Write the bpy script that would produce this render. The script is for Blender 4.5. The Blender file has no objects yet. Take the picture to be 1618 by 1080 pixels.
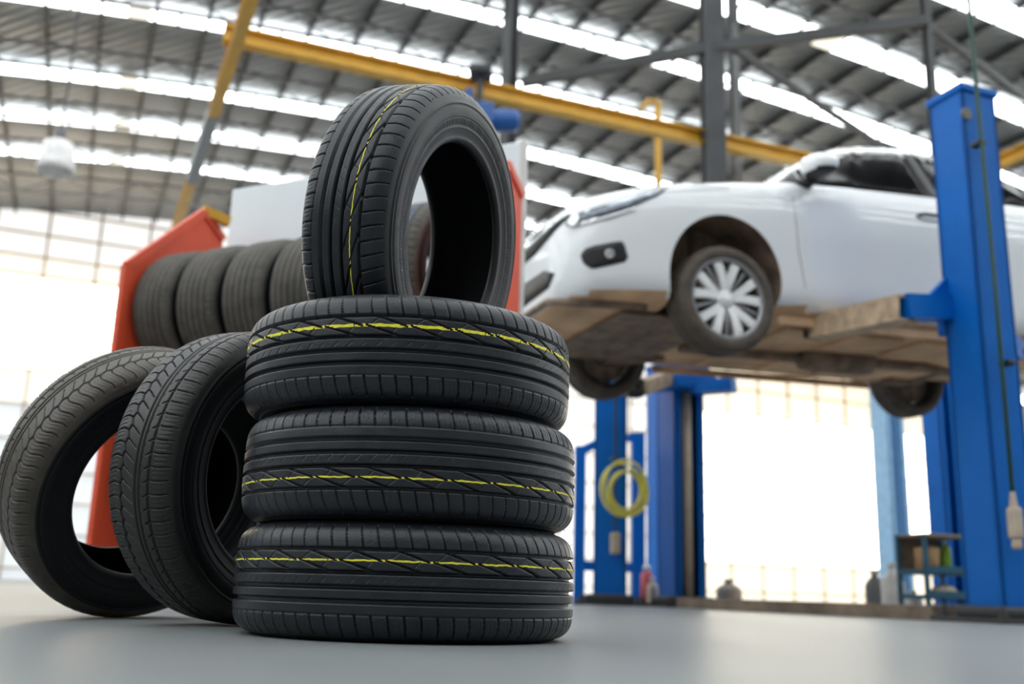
import bpy, bmesh, math, random
import numpy as np
from mathutils import Vector, Matrix
from mathutils.bvhtree import BVHTree

random.seed(7)
rng = np.random.default_rng(7)
S = bpy.context.scene
COL = S.collection

# ------------------------------------------------------------------ camera
F_PX, CX, CY = 1600.0, 809.0, 540.0
PITCH = math.atan(392 / F_PX)
ROLL = 0.03
CAM_H = 0.086
FW = Vector((0, math.cos(PITCH), math.sin(PITCH)))
UP0 = Vector((0, -math.sin(PITCH), math.cos(PITCH)))
RT = Vector((1, 0, 0)) * math.cos(ROLL) + UP0 * math.sin(ROLL)
UP = Vector((-1, 0, 0)) * math.sin(ROLL) + UP0 * math.cos(ROLL)
CAM_P = Vector((0, 0, CAM_H))
cd = bpy.data.cameras.new('camera')
cam = bpy.data.objects.new('camera', cd)
COL.objects.link(cam)
m = Matrix.Identity(4)
for i in range(3):
    m[i][0], m[i][1], m[i][2], m[i][3] = RT[i], UP[i], -FW[i], CAM_P[i]
cam.matrix_world = m
cd.sensor_fit = 'HORIZONTAL'
cd.sensor_width = 36.0
cd.lens = 36.0 * F_PX / 1618.0
cd.clip_start = 0.02
cd.clip_end = 200
cd.dof.use_dof = True
cd.dof.focus_distance = 1.80
cd.dof.aperture_fstop = 2.7
S.camera = cam

# ------------------------------------------------------------------ world, exposure
w = bpy.data.worlds.new('world')
S.world = w
w.use_nodes = True
w.node_tree.nodes['Background'].inputs[0].default_value = (0.9, 0.95, 1.0, 1)
w.node_tree.nodes['Background'].inputs[1].default_value = 1.0
S.view_settings.view_transform = 'Standard'
S.view_settings.look = 'None'
S.view_settings.gamma = 1.0
S.view_settings.use_curve_mapping = False
S.view_settings.exposure = 0.7
SKYLIGHT = 5.2          # radiance of the translucent roof sheets
GLARE = 3.4             # radiance of the sun-struck sheets of the end wall
S.cycles.max_bounces = 8
S.cycles.diffuse_bounces = 5
S.cycles.glossy_bounces = 4
S.cycles.sample_clamp_indirect = 6.0
S.cycles.caustics_reflective = False
S.cycles.caustics_refractive = False
S.cycles.use_denoising = True


def ray(x, y):
    return FW + RT * ((x - CX) / F_PX) - UP * ((y - CY) / F_PX)


def at(x, y, Y):
    d = ray(x, y)
    return CAM_P + d * (Y / d.y)


def atz(x, y, z):
    d = ray(x, y)
    return CAM_P + d * ((z - CAM_H) / d.z)


# building axes: s runs along the roof arches, t along the hall
AZ = math.radians(67)
US = Vector((math.sin(AZ), math.cos(AZ), 0))
UT = Vector((-math.cos(AZ), math.sin(AZ), 0))
ZV = Vector((0, 0, 1))


def st(s, t, z=0.0):
    return US * s + UT * t + ZV * z


def att(x, y, t):
    d = ray(x, y)
    return CAM_P + d * (t / d.dot(UT))


# ------------------------------------------------------------------ materials
def mat(name, col, rough=0.5, metal=0.0, var=0.12, scale=12.0, bump=0.0, bscale=60.0, coat=0.0, spec=0.5, rvar=0.08, detail=4.0):
    mt = bpy.data.materials.new(name)
    mt.use_nodes = True
    nt = mt.node_tree
    b = nt.nodes['Principled BSDF']
    b.inputs['Metallic'].default_value = metal
    b.inputs['Coat Weight'].default_value = coat
    b.inputs['Coat Roughness'].default_value = 0.06
    b.inputs['Specular IOR Level'].default_value = spec
    tc = nt.nodes.new('ShaderNodeTexCoord')
    nz = nt.nodes.new('ShaderNodeTexNoise')
    nz.inputs['Scale'].default_value = scale
    nz.inputs['Detail'].default_value = detail
    nt.links.new(tc.outputs['Object'], nz.inputs['Vector'])
    rp = nt.nodes.new('ShaderNodeValToRGB')
    rp.color_ramp.elements[0].position = 0.3
    rp.color_ramp.elements[1].position = 0.7
    rp.color_ramp.elements[0].color = tuple(max(0, c * (1 - var)) for c in col) + (1,)
    rp.color_ramp.elements[1].color = tuple(min(1, c * (1 + var)) for c in col) + (1,)
    nt.links.new(nz.outputs['Fac'], rp.inputs['Fac'])
    nt.links.new(rp.outputs['Color'], b.inputs['Base Color'])
    mr = nt.nodes.new('ShaderNodeMapRange')
    mr.inputs['To Min'].default_value = max(0.02, rough - rvar)
    mr.inputs['To Max'].default_value = min(1, rough + rvar)
    nt.links.new(nz.outputs['Fac'], mr.inputs['Value'])
    nt.links.new(mr.outputs['Result'], b.inputs['Roughness'])
    if bump:
        n2 = nt.nodes.new('ShaderNodeTexNoise')
        n2.inputs['Scale'].default_value = bscale
        n2.inputs['Detail'].default_value = 3
        nt.links.new(tc.outputs['Object'], n2.inputs['Vector'])
        bp = nt.nodes.new('ShaderNodeBump')
        bp.inputs['Strength'].default_value = bump
        bp.inputs['Distance'].default_value = 0.01
        nt.links.new(n2.outputs['Fac'], bp.inputs['Height'])
        nt.links.new(bp.outputs['Normal'], b.inputs['Normal'])
    return mt


def emit(name, col, strength, var=0.04, scale=0.8):
    """back-lit translucent sheet"""
    mt = bpy.data.materials.new(name)
    mt.use_nodes = True
    nt = mt.node_tree
    b = nt.nodes['Principled BSDF']
    b.inputs['Base Color'].default_value = (0.6, 0.6, 0.6, 1)
    b.inputs['Roughness'].default_value = 0.5
    tc = nt.nodes.new('ShaderNodeTexCoord')
    nz = nt.nodes.new('ShaderNodeTexNoise')
    nz.inputs['Scale'].default_value = scale
    nt.links.new(tc.outputs['Object'], nz.inputs['Vector'])
    rp = nt.nodes.new('ShaderNodeValToRGB')
    rp.color_ramp.elements[0].color = tuple(c * (1 - var) for c in col) + (1,)
    rp.color_ramp.elements[1].color = tuple(min(1, c * (1 + var)) for c in col) + (1,)
    nt.links.new(nz.outputs['Fac'], rp.inputs['Fac'])
    nt.links.new(rp.outputs['Color'], b.inputs['Emission Color'])
    b.inputs['Emission Strength'].default_value = strength
    return mt


M = {}
M['rubber'] = mat('tread_rubber', (0.0120, 0.0150, 0.0200), 0.36, var=0.25, scale=35, bump=0.12, bscale=420, spec=0.5, rvar=0.12)
M['sidewall'] = mat('sidewall_rubber', (0.0065, 0.0075, 0.0098), 0.42, var=0.2, scale=20, bump=0.08, bscale=300, spec=0.45, rvar=0.1)
M['warm_lit_tread'] = mat('warm_lit_tread_rubber', (0.062, 0.052, 0.041), 0.46, var=0.3, scale=26, bump=0.12, bscale=380, rvar=0.1)  # warm light and glare on the leftmost tyre put into its tread colour
M['dark_side'] = mat('dark_sidewall_rubber', (0.006, 0.0065, 0.008), 0.5, var=0.2, spec=0.3)
M['liner'] = mat('liner_rubber', (0.010, 0.010, 0.012), 0.75, spec=0.2)
M['yellow_mark'] = mat('yellow_marking_paint', (0.95, 0.82, 0.05), 0.6, var=0.15, scale=160)
M['red_mark'] = mat('red_marking_paint', (0.5, 0.05, 0.06), 0.6, var=0.25, scale=160)
M['blue_mark'] = mat('blue_marking_paint', (0.06, 0.16, 0.35), 0.6, var=0.25, scale=160)
M['haze_rubber'] = mat('haze_warmed_rubber', (0.080, 0.070, 0.058), 0.55, var=0.3, scale=18, bump=0.1, bscale=200)  # brown tint carries the warm-lit haze over the racked tyres
M['tan_rubber'] = mat('worn_tread_rubber', (0.015, 0.0145, 0.014), 0.42, var=0.25, scale=30, bump=0.12, bscale=380, rvar=0.12)
M['car_rubber'] = mat('muddy_car_tyre', (0.085, 0.068, 0.055), 0.75, var=0.3, scale=14)
M['paint'] = mat('white_car_paint', (0.86, 0.88, 0.90), 0.24, var=0.01, scale=3, coat=1.0, rvar=0.02)
M['under'] = mat('muddy_underbody', (0.62, 0.40, 0.24), 0.8, var=0.3, scale=4, bump=0.3, bscale=30, detail=8)
M['under_dark'] = mat('dirty_underbody_steel', (0.20, 0.14, 0.10), 0.7, var=0.5, scale=9, bump=0.3, bscale=40)
M['glass'] = mat('tinted_glass', (0.004, 0.0045, 0.005), 0.08, var=0.1, spec=0.06, rvar=0.01)
M['black_plastic'] = mat('black_plastic', (0.012, 0.012, 0.013), 0.45)
M['chrome'] = mat('chrome', (0.75, 0.76, 0.78), 0.12, metal=1.0, var=0.03)
M['barrel'] = mat('dark_wheel_barrel', (0.04, 0.038, 0.036), 0.6)
M['alloy'] = mat('bright_alloy', (0.88, 0.88, 0.88), 0.35, metal=0.0, var=0.04)
M['alloy_grey'] = mat('grey_alloy', (0.30, 0.30, 0.31), 0.35, metal=0.6, var=0.05)
M['lamp_lens'] = mat('headlamp_lens', (0.20, 0.22, 0.26), 0.08, metal=0.6, var=0.5, scale=25)
M['lift_blue'] = mat('blue_lift_paint', (0.002, 0.135, 0.52), 0.42, var=0.08, scale=4, bump=0.02, bscale=20, spec=0.2)
M['glare_blue'] = mat('glare_washed_blue', (0.30, 0.52, 0.75), 0.45)  # glare over the distant column put into a paler blue
M['dusty_steel'] = mat('dusty_arm_steel', (0.50, 0.37, 0.25), 0.7, var=0.3, scale=14, bump=0.15, bscale=60)
M['dark_steel'] = mat('dark_structural_steel', (0.045, 0.047, 0.050), 0.6, var=0.25, scale=3)
M['grey_steel'] = mat('grey_structural_steel', (0.16, 0.165, 0.17), 0.55, var=0.2, scale=3)
M['girt'] = mat('glow_washed_girt', (0.55, 0.45, 0.34), 0.6, var=0.2, scale=3)  # glow washing over the girts is put into this light tan
M['ram'] = mat('steel_ram', (0.62, 0.52, 0.42), 0.35, metal=0.15, var=0.1)
M['plate'] = mat('oily_floor_plate', (0.22, 0.165, 0.12), 0.6, var=0.4, scale=6)
M['yellow_steel'] = mat('yellow_crane_paint', (0.62, 0.33, 0.02), 0.45, var=0.12, scale=5)
M['red_panel'] = mat('red_rack_paint', (0.80, 0.10, 0.04), 0.45, var=0.06, scale=5)
M['board'] = mat('white_board', (0.86, 0.91, 0.95), 0.4, var=0.02, scale=2)
M['board_red'] = mat('printed_red', (0.65, 0.12, 0.12), 0.5)
M['green_cord'] = mat('green_cord', (0.015, 0.07, 0.05), 0.5)
M['cord'] = mat('black_cord', (0.03, 0.03, 0.03), 0.5)
M['beige_box'] = mat('beige_plastic', (0.52, 0.43, 0.33), 0.5)
M['hose_yellow'] = mat('yellow_air_hose', (0.80, 0.72, 0.12), 0.35)
M['cardboard'] = mat('brown_cardboard', (0.50, 0.31, 0.15), 0.8, scale=8)
M['white_plastic'] = mat('white_plastic', (0.75, 0.73, 0.70), 0.4)
M['green_plastic'] = mat('green_plastic', (0.25, 0.45, 0.03), 0.4)
M['teal_steel'] = mat('teal_cart_paint', (0.03, 0.12, 0.19), 0.5)
M['hoist_blue'] = mat('blue_hoist_paint', (0.01, 0.08, 0.30), 0.4)
M['lamp_white'] = mat('white_enamel', (0.85, 0.82, 0.82), 0.4)
M['wood'] = mat('grey_wood', (0.28, 0.22, 0.16), 0.7)
M['wall'] = mat('pale_wall_sheet', (0.30, 0.31, 0.32), 0.7, var=0.06, scale=1)
M['skylight'] = emit('translucent_roof_sheet', (0.93, 0.985, 1.0), SKYLIGHT)
M['skylight_cream'] = emit('bleed_lit_roof_sheet', (1.0, 0.90, 0.70), 0.85)  # cream tone stands for light bleeding around a rafter
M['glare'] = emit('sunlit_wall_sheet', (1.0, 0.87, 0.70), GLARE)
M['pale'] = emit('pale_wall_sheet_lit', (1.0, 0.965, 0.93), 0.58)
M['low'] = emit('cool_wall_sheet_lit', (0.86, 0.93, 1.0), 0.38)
M['cream'] = emit('glare_fade_sheet', (1.0, 0.91, 0.77), 0.62, var=0.05)  # glare fading out around the hot sheet, set as emission colour
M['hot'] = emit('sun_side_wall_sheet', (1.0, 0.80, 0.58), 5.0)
M['peach'] = emit('glare_fringe_sheet', (1.0, 0.80, 0.58), 0.78, var=0.12, scale=0.6)  # warm fringe of the doorway glare, set as emission colour
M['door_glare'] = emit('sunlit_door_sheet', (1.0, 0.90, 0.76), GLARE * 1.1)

# roof sheeting: corrugated along s
def roof_mat():
    mt = mat('corrugated_roof_sheet', (0.19, 0.20, 0.205), 0.5, var=0.10, scale=1.5)
    nt = mt.node_tree
    tc = nt.nodes.new('ShaderNodeTexCoord')
    mp = nt.nodes.new('ShaderNodeMapping')
    mp.inputs['Rotation'].default_value = (0, 0, math.radians(23))
    nt.links.new(tc.outputs['Object'], mp.inputs['Vector'])
    wv = nt.nodes.new('ShaderNodeTexWave')
    wv.bands_direction = 'Y'
    wv.inputs['Scale'].default_value = 1.6
    nt.links.new(mp.outputs['Vector'], wv.inputs['Vector'])
    bp = nt.nodes.new('ShaderNodeBump')
    bp.inputs['Strength'].default_value = 0.6
    bp.inputs['Distance'].default_value = 0.03
    nt.links.new(wv.outputs['Fac'], bp.inputs['Height'])
    nt.links.new(bp.outputs['Normal'], nt.nodes['Principled BSDF'].inputs['Normal'])
    return mt
M['roof'] = roof_mat()

def floor_mat():
    mt = mat('polished_epoxy_floor', (0.225, 0.24, 0.242), 0.42, var=0.07, scale=1.4, spec=0.12, rvar=0.07, bump=0.03, bscale=14, detail=9)
    return mt
M['floor'] = floor_mat()


# ------------------------------------------------------------------ helpers
def link_mesh(name, me, material, parent=None, smooth=False):
    if material is not None and len(me.materials) == 0:
        me.materials.append(material)
    if smooth:
        me.polygons.foreach_set('use_smooth', [True] * len(me.polygons))
    o = bpy.data.objects.new(name, me)
    COL.objects.link(o)
    if parent is not None:
        o.parent = parent
    return o


def tag(o, label=None, cat=None, group=None, kind=None):
    if label: o['label'] = label
    if cat: o['category'] = cat
    if group: o['group'] = group
    if kind: o['kind'] = kind
    return o


def empty(name, mtx, label=None, cat=None, group=None):
    o = bpy.data.objects.new(name, None)
    o.empty_display_size = 0.1
    COL.objects.link(o)
    o.matrix_world = mtx if isinstance(mtx, Matrix) else Matrix.Translation(mtx)
    tag(o, label, cat, group)
    return o


def copy_tree(o, mtx, label=None, group=None):
    c = o.copy()
    COL.objects.link(c)
    c.matrix_world = mtx
    if label: c['label'] = label
    if group: c['group'] = group
    for ch in list(o.children):
        k = ch.copy(); COL.objects.link(k); k.parent = c
        for g in list(ch.children):
            q = g.copy(); COL.objects.link(q); q.parent = k
    return c


def frame(loc, x, y=None, z=None):
    """matrix whose columns are the given axes"""
    x = Vector(x).normalized()
    if z is None: z = x.cross(Vector(y)).normalized()
    z = Vector(z); z = (z - x * z.dot(x)).normalized()
    y = z.cross(x)
    mm = Matrix.Identity(4)
    for i in range(3):
        mm[i][0], mm[i][1], mm[i][2], mm[i][3] = x[i], y[i], z[i], loc[i]
    return mm


class MB:
    def __init__(s): s.v = []; s.f = []
    def add(s, vs, fs, mtx=None):
        b = len(s.v)
        for p in vs:
            p = Vector(p)
            s.v.append(tuple(mtx @ p) if mtx is not None else tuple(p))
        for f in fs: s.f.append(tuple(i + b for i in f))
        return s
    def box(s, c, d, mtx=None, ch=0.0):
        cx, cy, cz = c; hx, hy, hz = d[0] / 2, d[1] / 2, d[2] / 2
        if ch <= 0:
            vs = [(cx + sx * hx, cy + sy * hy, cz + sz * hz) for sz in (-1, 1) for sy in (-1, 1) for sx in (-1, 1)]
            fs = [(0, 2, 3, 1), (4, 5, 7, 6), (0, 1, 5, 4), (2, 6, 7, 3), (0, 4, 6, 2), (1, 3, 7, 5)]
            return s.add(vs, fs, mtx)
        bm = bmesh.new()
        bmesh.ops.create_cube(bm, size=1.0)
        for v in bm.verts:
            v.co = Vector((cx + v.co.x * d[0], cy + v.co.y * d[1], cz + v.co.z * d[2]))
        bmesh.ops.bevel(bm, geom=list(bm.edges), offset=min(ch, min(d) * 0.45), segments=2, affect='EDGES', profile=0.5)
        bm.verts.index_update()
        vs = [v.co.copy() for v in bm.verts]; fs = [[v.index for v in f.verts] for f in bm.faces]
        bm.free()
        return s.add(vs, fs, mtx)
    def prism(s, poly, axis, a, b, mtx=None):
        """extrude a 2D polygon; axis 'x','y','z' is the extrusion axis"""
        def P(u, v, t):
            return {'x': (t, u, v), 'y': (u, t, v), 'z': (u, v, t)}[axis]
        n = len(poly)
        vs = [P(u, v, a) for u, v in poly] + [P(u, v, b) for u, v in poly]
        fs = [tuple(range(n))[::-1], tuple(range(n, 2 * n))]
        fs += [(i, (i + 1) % n, n + (i + 1) % n, n + i) for i in range(n)]
        return s.add(vs, fs, mtx)
    def tube(s, path, r, n=10, closed=False, square=False):
        path = [Vector(p) for p in path]
        k = len(path)
        rs = r if isinstance(r, (list, tuple)) else [r] * k
        rings = []
        up = None
        for i in range(k):
            if closed: d = path[(i + 1) % k] - path[i - 1]
            else: d = path[min(i + 1, k - 1)] - path[max(i - 1, 0)]
            d.normalize()
            if up is None:
                up = Vector((0, 0, 1)) if abs(d.z) < 0.9 else Vector((1, 0, 0))
            a = (up - d * up.dot(d)).normalized(); up = a
            b = d.cross(a)
            rings.append([path[i] + (a * math.cos(2 * math.pi * (j + .5) / n) + b * math.sin(2 * math.pi * (j + .5) / n)) * rs[i] for j in range(n)])
        vs = [p for g in rings for p in g]
        fs = []
        for i in range(k if closed else k - 1):
            i2 = (i + 1) % k
            for j in range(n):
                j2 = (j + 1) % n
                fs.append((i * n + j, i * n + j2, i2 * n + j2, i2 * n + j))
        if not closed:
            fs.append(tuple(range(n))[::-1]); fs.append(tuple((k - 1) * n + j for j in range(n)))
        return s.add(vs, fs)
    def beam(s, a, b, wd, ht, up=(0, 0, 1)):
        a, b = Vector(a), Vector(b)
        d = b - a; L = d.length
        mm = frame((a + b) / 2, d, z=Vector(up))
        return s.box((0, 0, 0), (L, wd, ht), mm)
    def ibeam(s, a, b, wd, ht, th, up=(0, 0, 1)):
        a, b = Vector(a), Vector(b)
        d = b - a; L = d.length
        mm = frame((a + b) / 2, d, z=Vector(up))
        s.box((0, 0, ht / 2 - th / 2), (L, wd, th), mm)
        s.box((0, 0, -ht / 2 + th / 2), (L, wd, th), mm)
        return s.box((0, 0, 0), (L, th * .8, ht - 2 * th), mm)
    def lathe(s, prof, n=48, mtx=None, closed=False):
        """profile [(r, z)] about local z"""
        k = len(prof)
        vs = [(r * math.cos(2 * math.pi * j / n), r * math.sin(2 * math.pi * j / n), z) for r, z in prof for j in range(n)]
        fs = []
        for i in range(k if closed else k - 1):
            i2 = (i + 1) % k
            for j in range(n):
                j2 = (j + 1) % n
                fs.append((i * n + j, i * n + j2, i2 * n + j2, i2 * n + j))
        return s.add(vs, fs, mtx)
    def build(s, name, material, parent=None, smooth=False, origin=None, local=None):
        """origin: put the object's origin there (world); local: matrix converting the gathered verts"""
        vs = s.v
        if local is not None: vs = [tuple(local @ Vector(p)) for p in vs]
        if origin is not None:
            o3 = Vector(origin); vs = [tuple(Vector(p) - o3) for p in vs]
        me = bpy.data.meshes.new(name)
        me.from_pydata(vs, [], s.f)
        me.update()
        bm = bmesh.new(); bm.from_mesh(me)
        bmesh.ops.recalc_face_normals(bm, faces=bm.faces)
        bm.to_mesh(me); bm.free()
        o = link_mesh(name, me, material, parent, smooth)
        if origin is not None: o.location = origin
        return o


def struct(o):
    o['kind'] = 'structure'
    return o

# ================================================================== THE HALL
S0, S1, T0, T1 = -14.0, 31.0, -9.0, 25.5
def roof_z(s): return 9.0 - 0.007 * (s - 6.3) ** 2

# floor
fb = MB()
fb.add([st(S0, T0), st(S1, T0), st(S1, T1), st(S0, T1), st(S0, T0, -.2), st(S1, T0, -.2), st(S1, T1, -.2), st(S0, T1, -.2)],
       [(0, 1, 2, 3), (7, 6, 5, 4), (0, 4, 5, 1), (1, 5, 6, 2), (2, 6, 7, 3), (3, 7, 4, 0)])
struct(fb.build('floor', M['floor']))

# roof: opaque bands and translucent strips follow one shallow arch
STRIPS = [-5.5, -3.6, -1.7, 0.2, 2.1, 4.0, 5.9, 7.8, 9.75, 11.65, 13.5, 15.45, 18.0, 19.95, 21.9]
STRIPS = [round(t * 8.9 / 9.0, 3) if t > 0 else t for t in STRIPS]
SW = 0.21
GAP = 0.12
def band(mb, ta, tb, sa=S0, sb=S1, up=0.0, th=0.04, step=0.75):
    n = max(1, int(round((sb - sa) / step)))
    for i in range(n):
        a = sa + (sb - sa) * i / n; b = sa + (sb - sa) * (i + 1) / n
        za, zb = roof_z(a) + up, roof_z(b) + up
        vs = [st(a, ta, za), st(b, ta, zb), st(b, tb, zb), st(a, tb, za), st(a, ta, za + th), st(b, ta, zb + th), st(b, tb, zb + th), st(a, tb, za + th)]
        fs = [(0, 1, 2, 3), (7, 6, 5, 4), (0, 4, 5, 1), (2, 6, 7, 3)]
        if i == 0: fs.append((3, 7, 4, 0))
        if i == n - 1: fs.append((1, 5, 6, 2))
        mb.add(vs, fs)
edges = [T0]
for t in STRIPS: edges += [t - GAP, t + GAP]
edges.append(T1)
rb = MB()
for i in range(0, len(edges), 2): band(rb, edges[i], edges[i + 1])
ceiling = struct(rb.build('ceiling', M['roof']))
wn = 0
CREAM_ = {15.45: [(-0.12, 0.20), (11.2, 11.5)], 18.0: [(-0.12, 0.18)], 19.95: [(-0.12, 0.18)], 21.9: [(-0.12, 0.18)], 11.65: [(9.95, 10.4)]}
CREAM = {round(k * 8.9 / 9.0, 3): v for k, v in CREAM_.items()}
for t in STRIPS:
    wn += 1
    cuts = sorted(CREAM.get(t, []))
    mb = MB(); s = S0
    for a, b in cuts:
        band(mb, t - SW, t + SW, s, a, up=-0.10, th=0.012); s = b
    band(mb, t - SW, t + SW, s, S1, up=-0.10, th=0.012)
    wo = struct(mb.build('window_%d' % wn, M['skylight']))
    gb = MB(); gs = S0 + .6
    while gs < S1:
        gb.beam(st(gs, t - SW - .03, roof_z(gs) - .125), st(gs, t + SW + .03, roof_z(gs) - .125), .045, .03); gs += 1.56
    gb.build('glazing_bars', M['dark_steel'], wo)
    for a, b in cuts:
        mb = MB(); band(mb, t - SW, t + SW, a, b, up=-0.10, th=0.012)
        mb.build('pane', M['skylight_cream'], wo)

# purlins along the hall, each one a part of the ceiling
ps = S0 + 0.25
while ps < S1:
    mb = MB()
    z = roof_z(ps) - 0.06
    if -6 < ps < 26:
        mb.ibeam(st(ps, T0 + .05, z), st(ps, T1 - .05, z), 0.05, 0.10, 0.018)
        mb.build('purlin', M['dark_steel'], ceiling)
    ps += 0.78

# arched lattice trusses between the strips
tn = 0
for i in range(7, len(STRIPS)):
    t = STRIPS[i] + (1.35 if abs(STRIPS[i] - 15.28) < .05 else 0.97)
    if t > T1 - .2: continue
    tn += 1
    mb = MB()
    ss = np.arange(S0 + .5, 27, 0.78)
    top = [st(s, t, roof_z(s) - 0.17) for s in ss]
    bot = [st(s, t, roof_z(s) - 0.55) for s in ss]
    mb.tube(top, 0.03, 6); mb.tube(bot, 0.032, 6)
    for k in range(len(ss) - 1):
        a, b = (top[k], bot[k + 1]) if k % 2 == 0 else (bot[k], top[k + 1])
        mb.tube([a, b], 0.014, 5)
    struct(mb.build('trim_%d' % tn, M['grey_steel']))

# columns, the tie beam they carry and its braces
def trim(mb, material):
    global tn
    tn += 1
    return struct(mb.build('trim_%d' % tn, material))
XB = att(1126, 150, 10.3); XA = att(806, 90, 12.2); XC = att(1468, 90, 9.0); XD = att(1161, 150, 11.0)
def sv(p): return Vector(p).dot(US), Vector(p).dot(UT)
sa, ta = sv(XA); sb, tb = sv(XB); sc_, tc_ = sv(XC); sd, td = sv(XD)
mb = MB(); mb.ibeam(st(sa, ta, 0), st(sa, ta, roof_z(sa) - .1), .17, .17, .03, up=US + UT * .3); trim(mb, M['dark_steel'])
HZ = 3.7
mb = MB(); mb.ibeam(st(sb, tb, HZ), st(sb, tb, roof_z(sb) - .1), .27, .27, .033, up=UT + US * .35); trim(mb, M['dark_steel'])
mb = MB(); mb.ibeam(st(sd, td, HZ), st(sd, td, roof_z(sd) - .1), .12, .12, .02, up=UT); trim(mb, M['grey_steel'])
mb = MB(); mb.ibeam(st(sc_, tc_, HZ - .8), st(sc_, tc_, roof_z(sc_) - .1), .10, .10, .02, up=UT); trim(mb, M['dark_steel'])
# tie beam from column to column and its diagonals
mb = MB()
PA, PB, PC = att(826, 130, ta - .1), att(1130, 74, tb - .1), att(1465, 33, tc_ - .1)
mb.beam(PA, PB, .10, .14); mb.beam(PB, PC, .10, .14)
trim(mb, M['dark_steel'])
mb = MB(); mb.beam(att(1150, 70, tb), att(1395, 232, tb + 1.2), .07, .09)
mb.beam(att(1462, 38, tc_), att(1612, 150, tc_ + .8), .07, .09)
trim(mb, M['dark_steel'])

# walls
def slab(name, p, q, z0, z1, th, material):
    p, q = Vector(p), Vector(q)
    mb = MB(); mb.beam(p + ZV * (z0 + z1) / 2, q + ZV * (z0 + z1) / 2, th, z1 - z0)
    return struct(mb.build(name, material))
slab('wall_left', st(S0 - .1, T0), st(S0 - .1, T1), 0, 7.0, .2, M['wall'])
slab('wall_right', st(S1 + .1, T0), st(S1 + .1, T1), 0, 5.2, .2, M['wall'])
# rear wall (behind the photographer), closed
mb = MB()
n = 30
for i in range(n):
    a = S0 + (S1 - S0) * i / n; b = S0 + (S1 - S0) * (i + 1) / n
    mb.add([st(a, T0 - .1, 0), st(b, T0 - .1, 0), st(b, T0 - .1, roof_z(b)), st(a, T0 - .1, roof_z(a)),
            st(a, T0 + .0, 0), st(b, T0 + .0, 0), st(b, T0 + .0, roof_z(b)), st(a, T0 + .0, roof_z(a))],
           [(0, 1, 2, 3), (7, 6, 5, 4), (3, 2, 6, 7), (0, 4, 5, 1)])
struct(mb.build('wall_front', M['wall']))

# far end wall: steel girts and posts in front of translucent sheets
GZ = [0.25, 1.0, 1.7, 2.4, 3.1, 3.9, 4.7, 5.5, 6.3, 6.95, 7.4, 7.95, 8.55]
mb = MB()
for z in GZ: mb.beam(st(S0, T1 - .10, z), st(S1, T1 - .10, z), .05, .045)
s = S0 + .3
while s < S1:
    mb.beam(st(s, T1 - .17, 0), st(s, T1 - .17, max(.5, roof_z(s) - .02)), .055, .055, up=US)
    s += 1.13
struct(mb.build('wall_back', M['girt']))
def sheet(sa, sb, za, zb, material):
    """za/zb may be None for the roof line"""
    global wn
    wn += 1
    mb = MB()
    n = max(1, int((sb - sa) / 2.0))
    for i in range(n):
        a = sa + (sb - sa) * i / n; b = sa + (sb - sa) * (i + 1) / n
        z1a, z1b = (zb, zb) if zb is not None else (roof_z(a), roof_z(b))
        vs = [st(a, T1, za), st(b, T1, za), st(b, T1, z1b), st(a, T1, z1a), st(a, T1 + .03, za), st(b, T1 + .03, za), st(b, T1 + .03, z1b), st(a, T1 + .03, z1a)]
        mb.add(vs, [(0, 1, 2, 3), (7, 6, 5, 4), (0, 4, 5, 1), (2, 6, 7, 3)] + ([(3, 7, 4, 0)] if i == 0 else []) + ([(1, 5, 6, 2)] if i == n - 1 else []))
    return struct(mb.build('window_%d' % wn, material))
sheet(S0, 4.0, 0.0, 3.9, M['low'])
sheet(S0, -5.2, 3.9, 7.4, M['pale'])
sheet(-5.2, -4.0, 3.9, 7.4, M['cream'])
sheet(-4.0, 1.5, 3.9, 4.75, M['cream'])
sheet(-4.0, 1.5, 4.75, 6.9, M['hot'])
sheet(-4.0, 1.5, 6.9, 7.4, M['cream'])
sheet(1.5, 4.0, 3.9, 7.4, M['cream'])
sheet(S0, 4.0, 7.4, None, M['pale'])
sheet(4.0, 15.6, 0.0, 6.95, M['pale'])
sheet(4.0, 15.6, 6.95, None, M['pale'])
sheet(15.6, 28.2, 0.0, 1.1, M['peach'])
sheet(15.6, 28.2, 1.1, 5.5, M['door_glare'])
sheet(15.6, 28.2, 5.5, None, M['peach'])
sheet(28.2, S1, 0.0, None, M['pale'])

# ------------------------------------------------------------------ overhead crane
bb = MB()
cA, cB = atz(368, 57, 6.0), atz(1250, 249, 6.0)
d = (cB - cA).normalized()
bb.ibeam(cA - d * .1, cB + d * 3.0, .16, .20, .03)
tag(bb.build('crane_beam', M['yellow_steel'], origin=cA), 'long yellow overhead crane beam crossing the hall below the skylights', 'beam')
def runway(p, s_len, label):
    mb = MB()
    a, b = Vector(p), Vector(p)
    s_, t_ = sv(p)
    A, B = st(s_, t_ - 6, p[2]), st(s_, T1 - .3, p[2])
    mb.ibeam(A, B, .13, .18, .025)
    o = mb.build('crane_runway', M['yellow_steel'], origin=A)
    tag(o, label, 'beam', 'yellow crane runway beams')
    if s_len:
        m2 = MB(); m2.box((0, 0, 0), (.145, 2.4, .195), frame(st(s_, 13.4, p[2]) - A, US, z=ZV))
        m2.build('cover_plate', M['wall'], o)
    return o
runway(atz(340, 170, 5.79), 1, 'yellow crane runway beam slanting down behind the red rack at left')
runway(atz(1596, 249, 5.79), 0, 'yellow crane runway beam at the right behind the near blue post')
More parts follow.
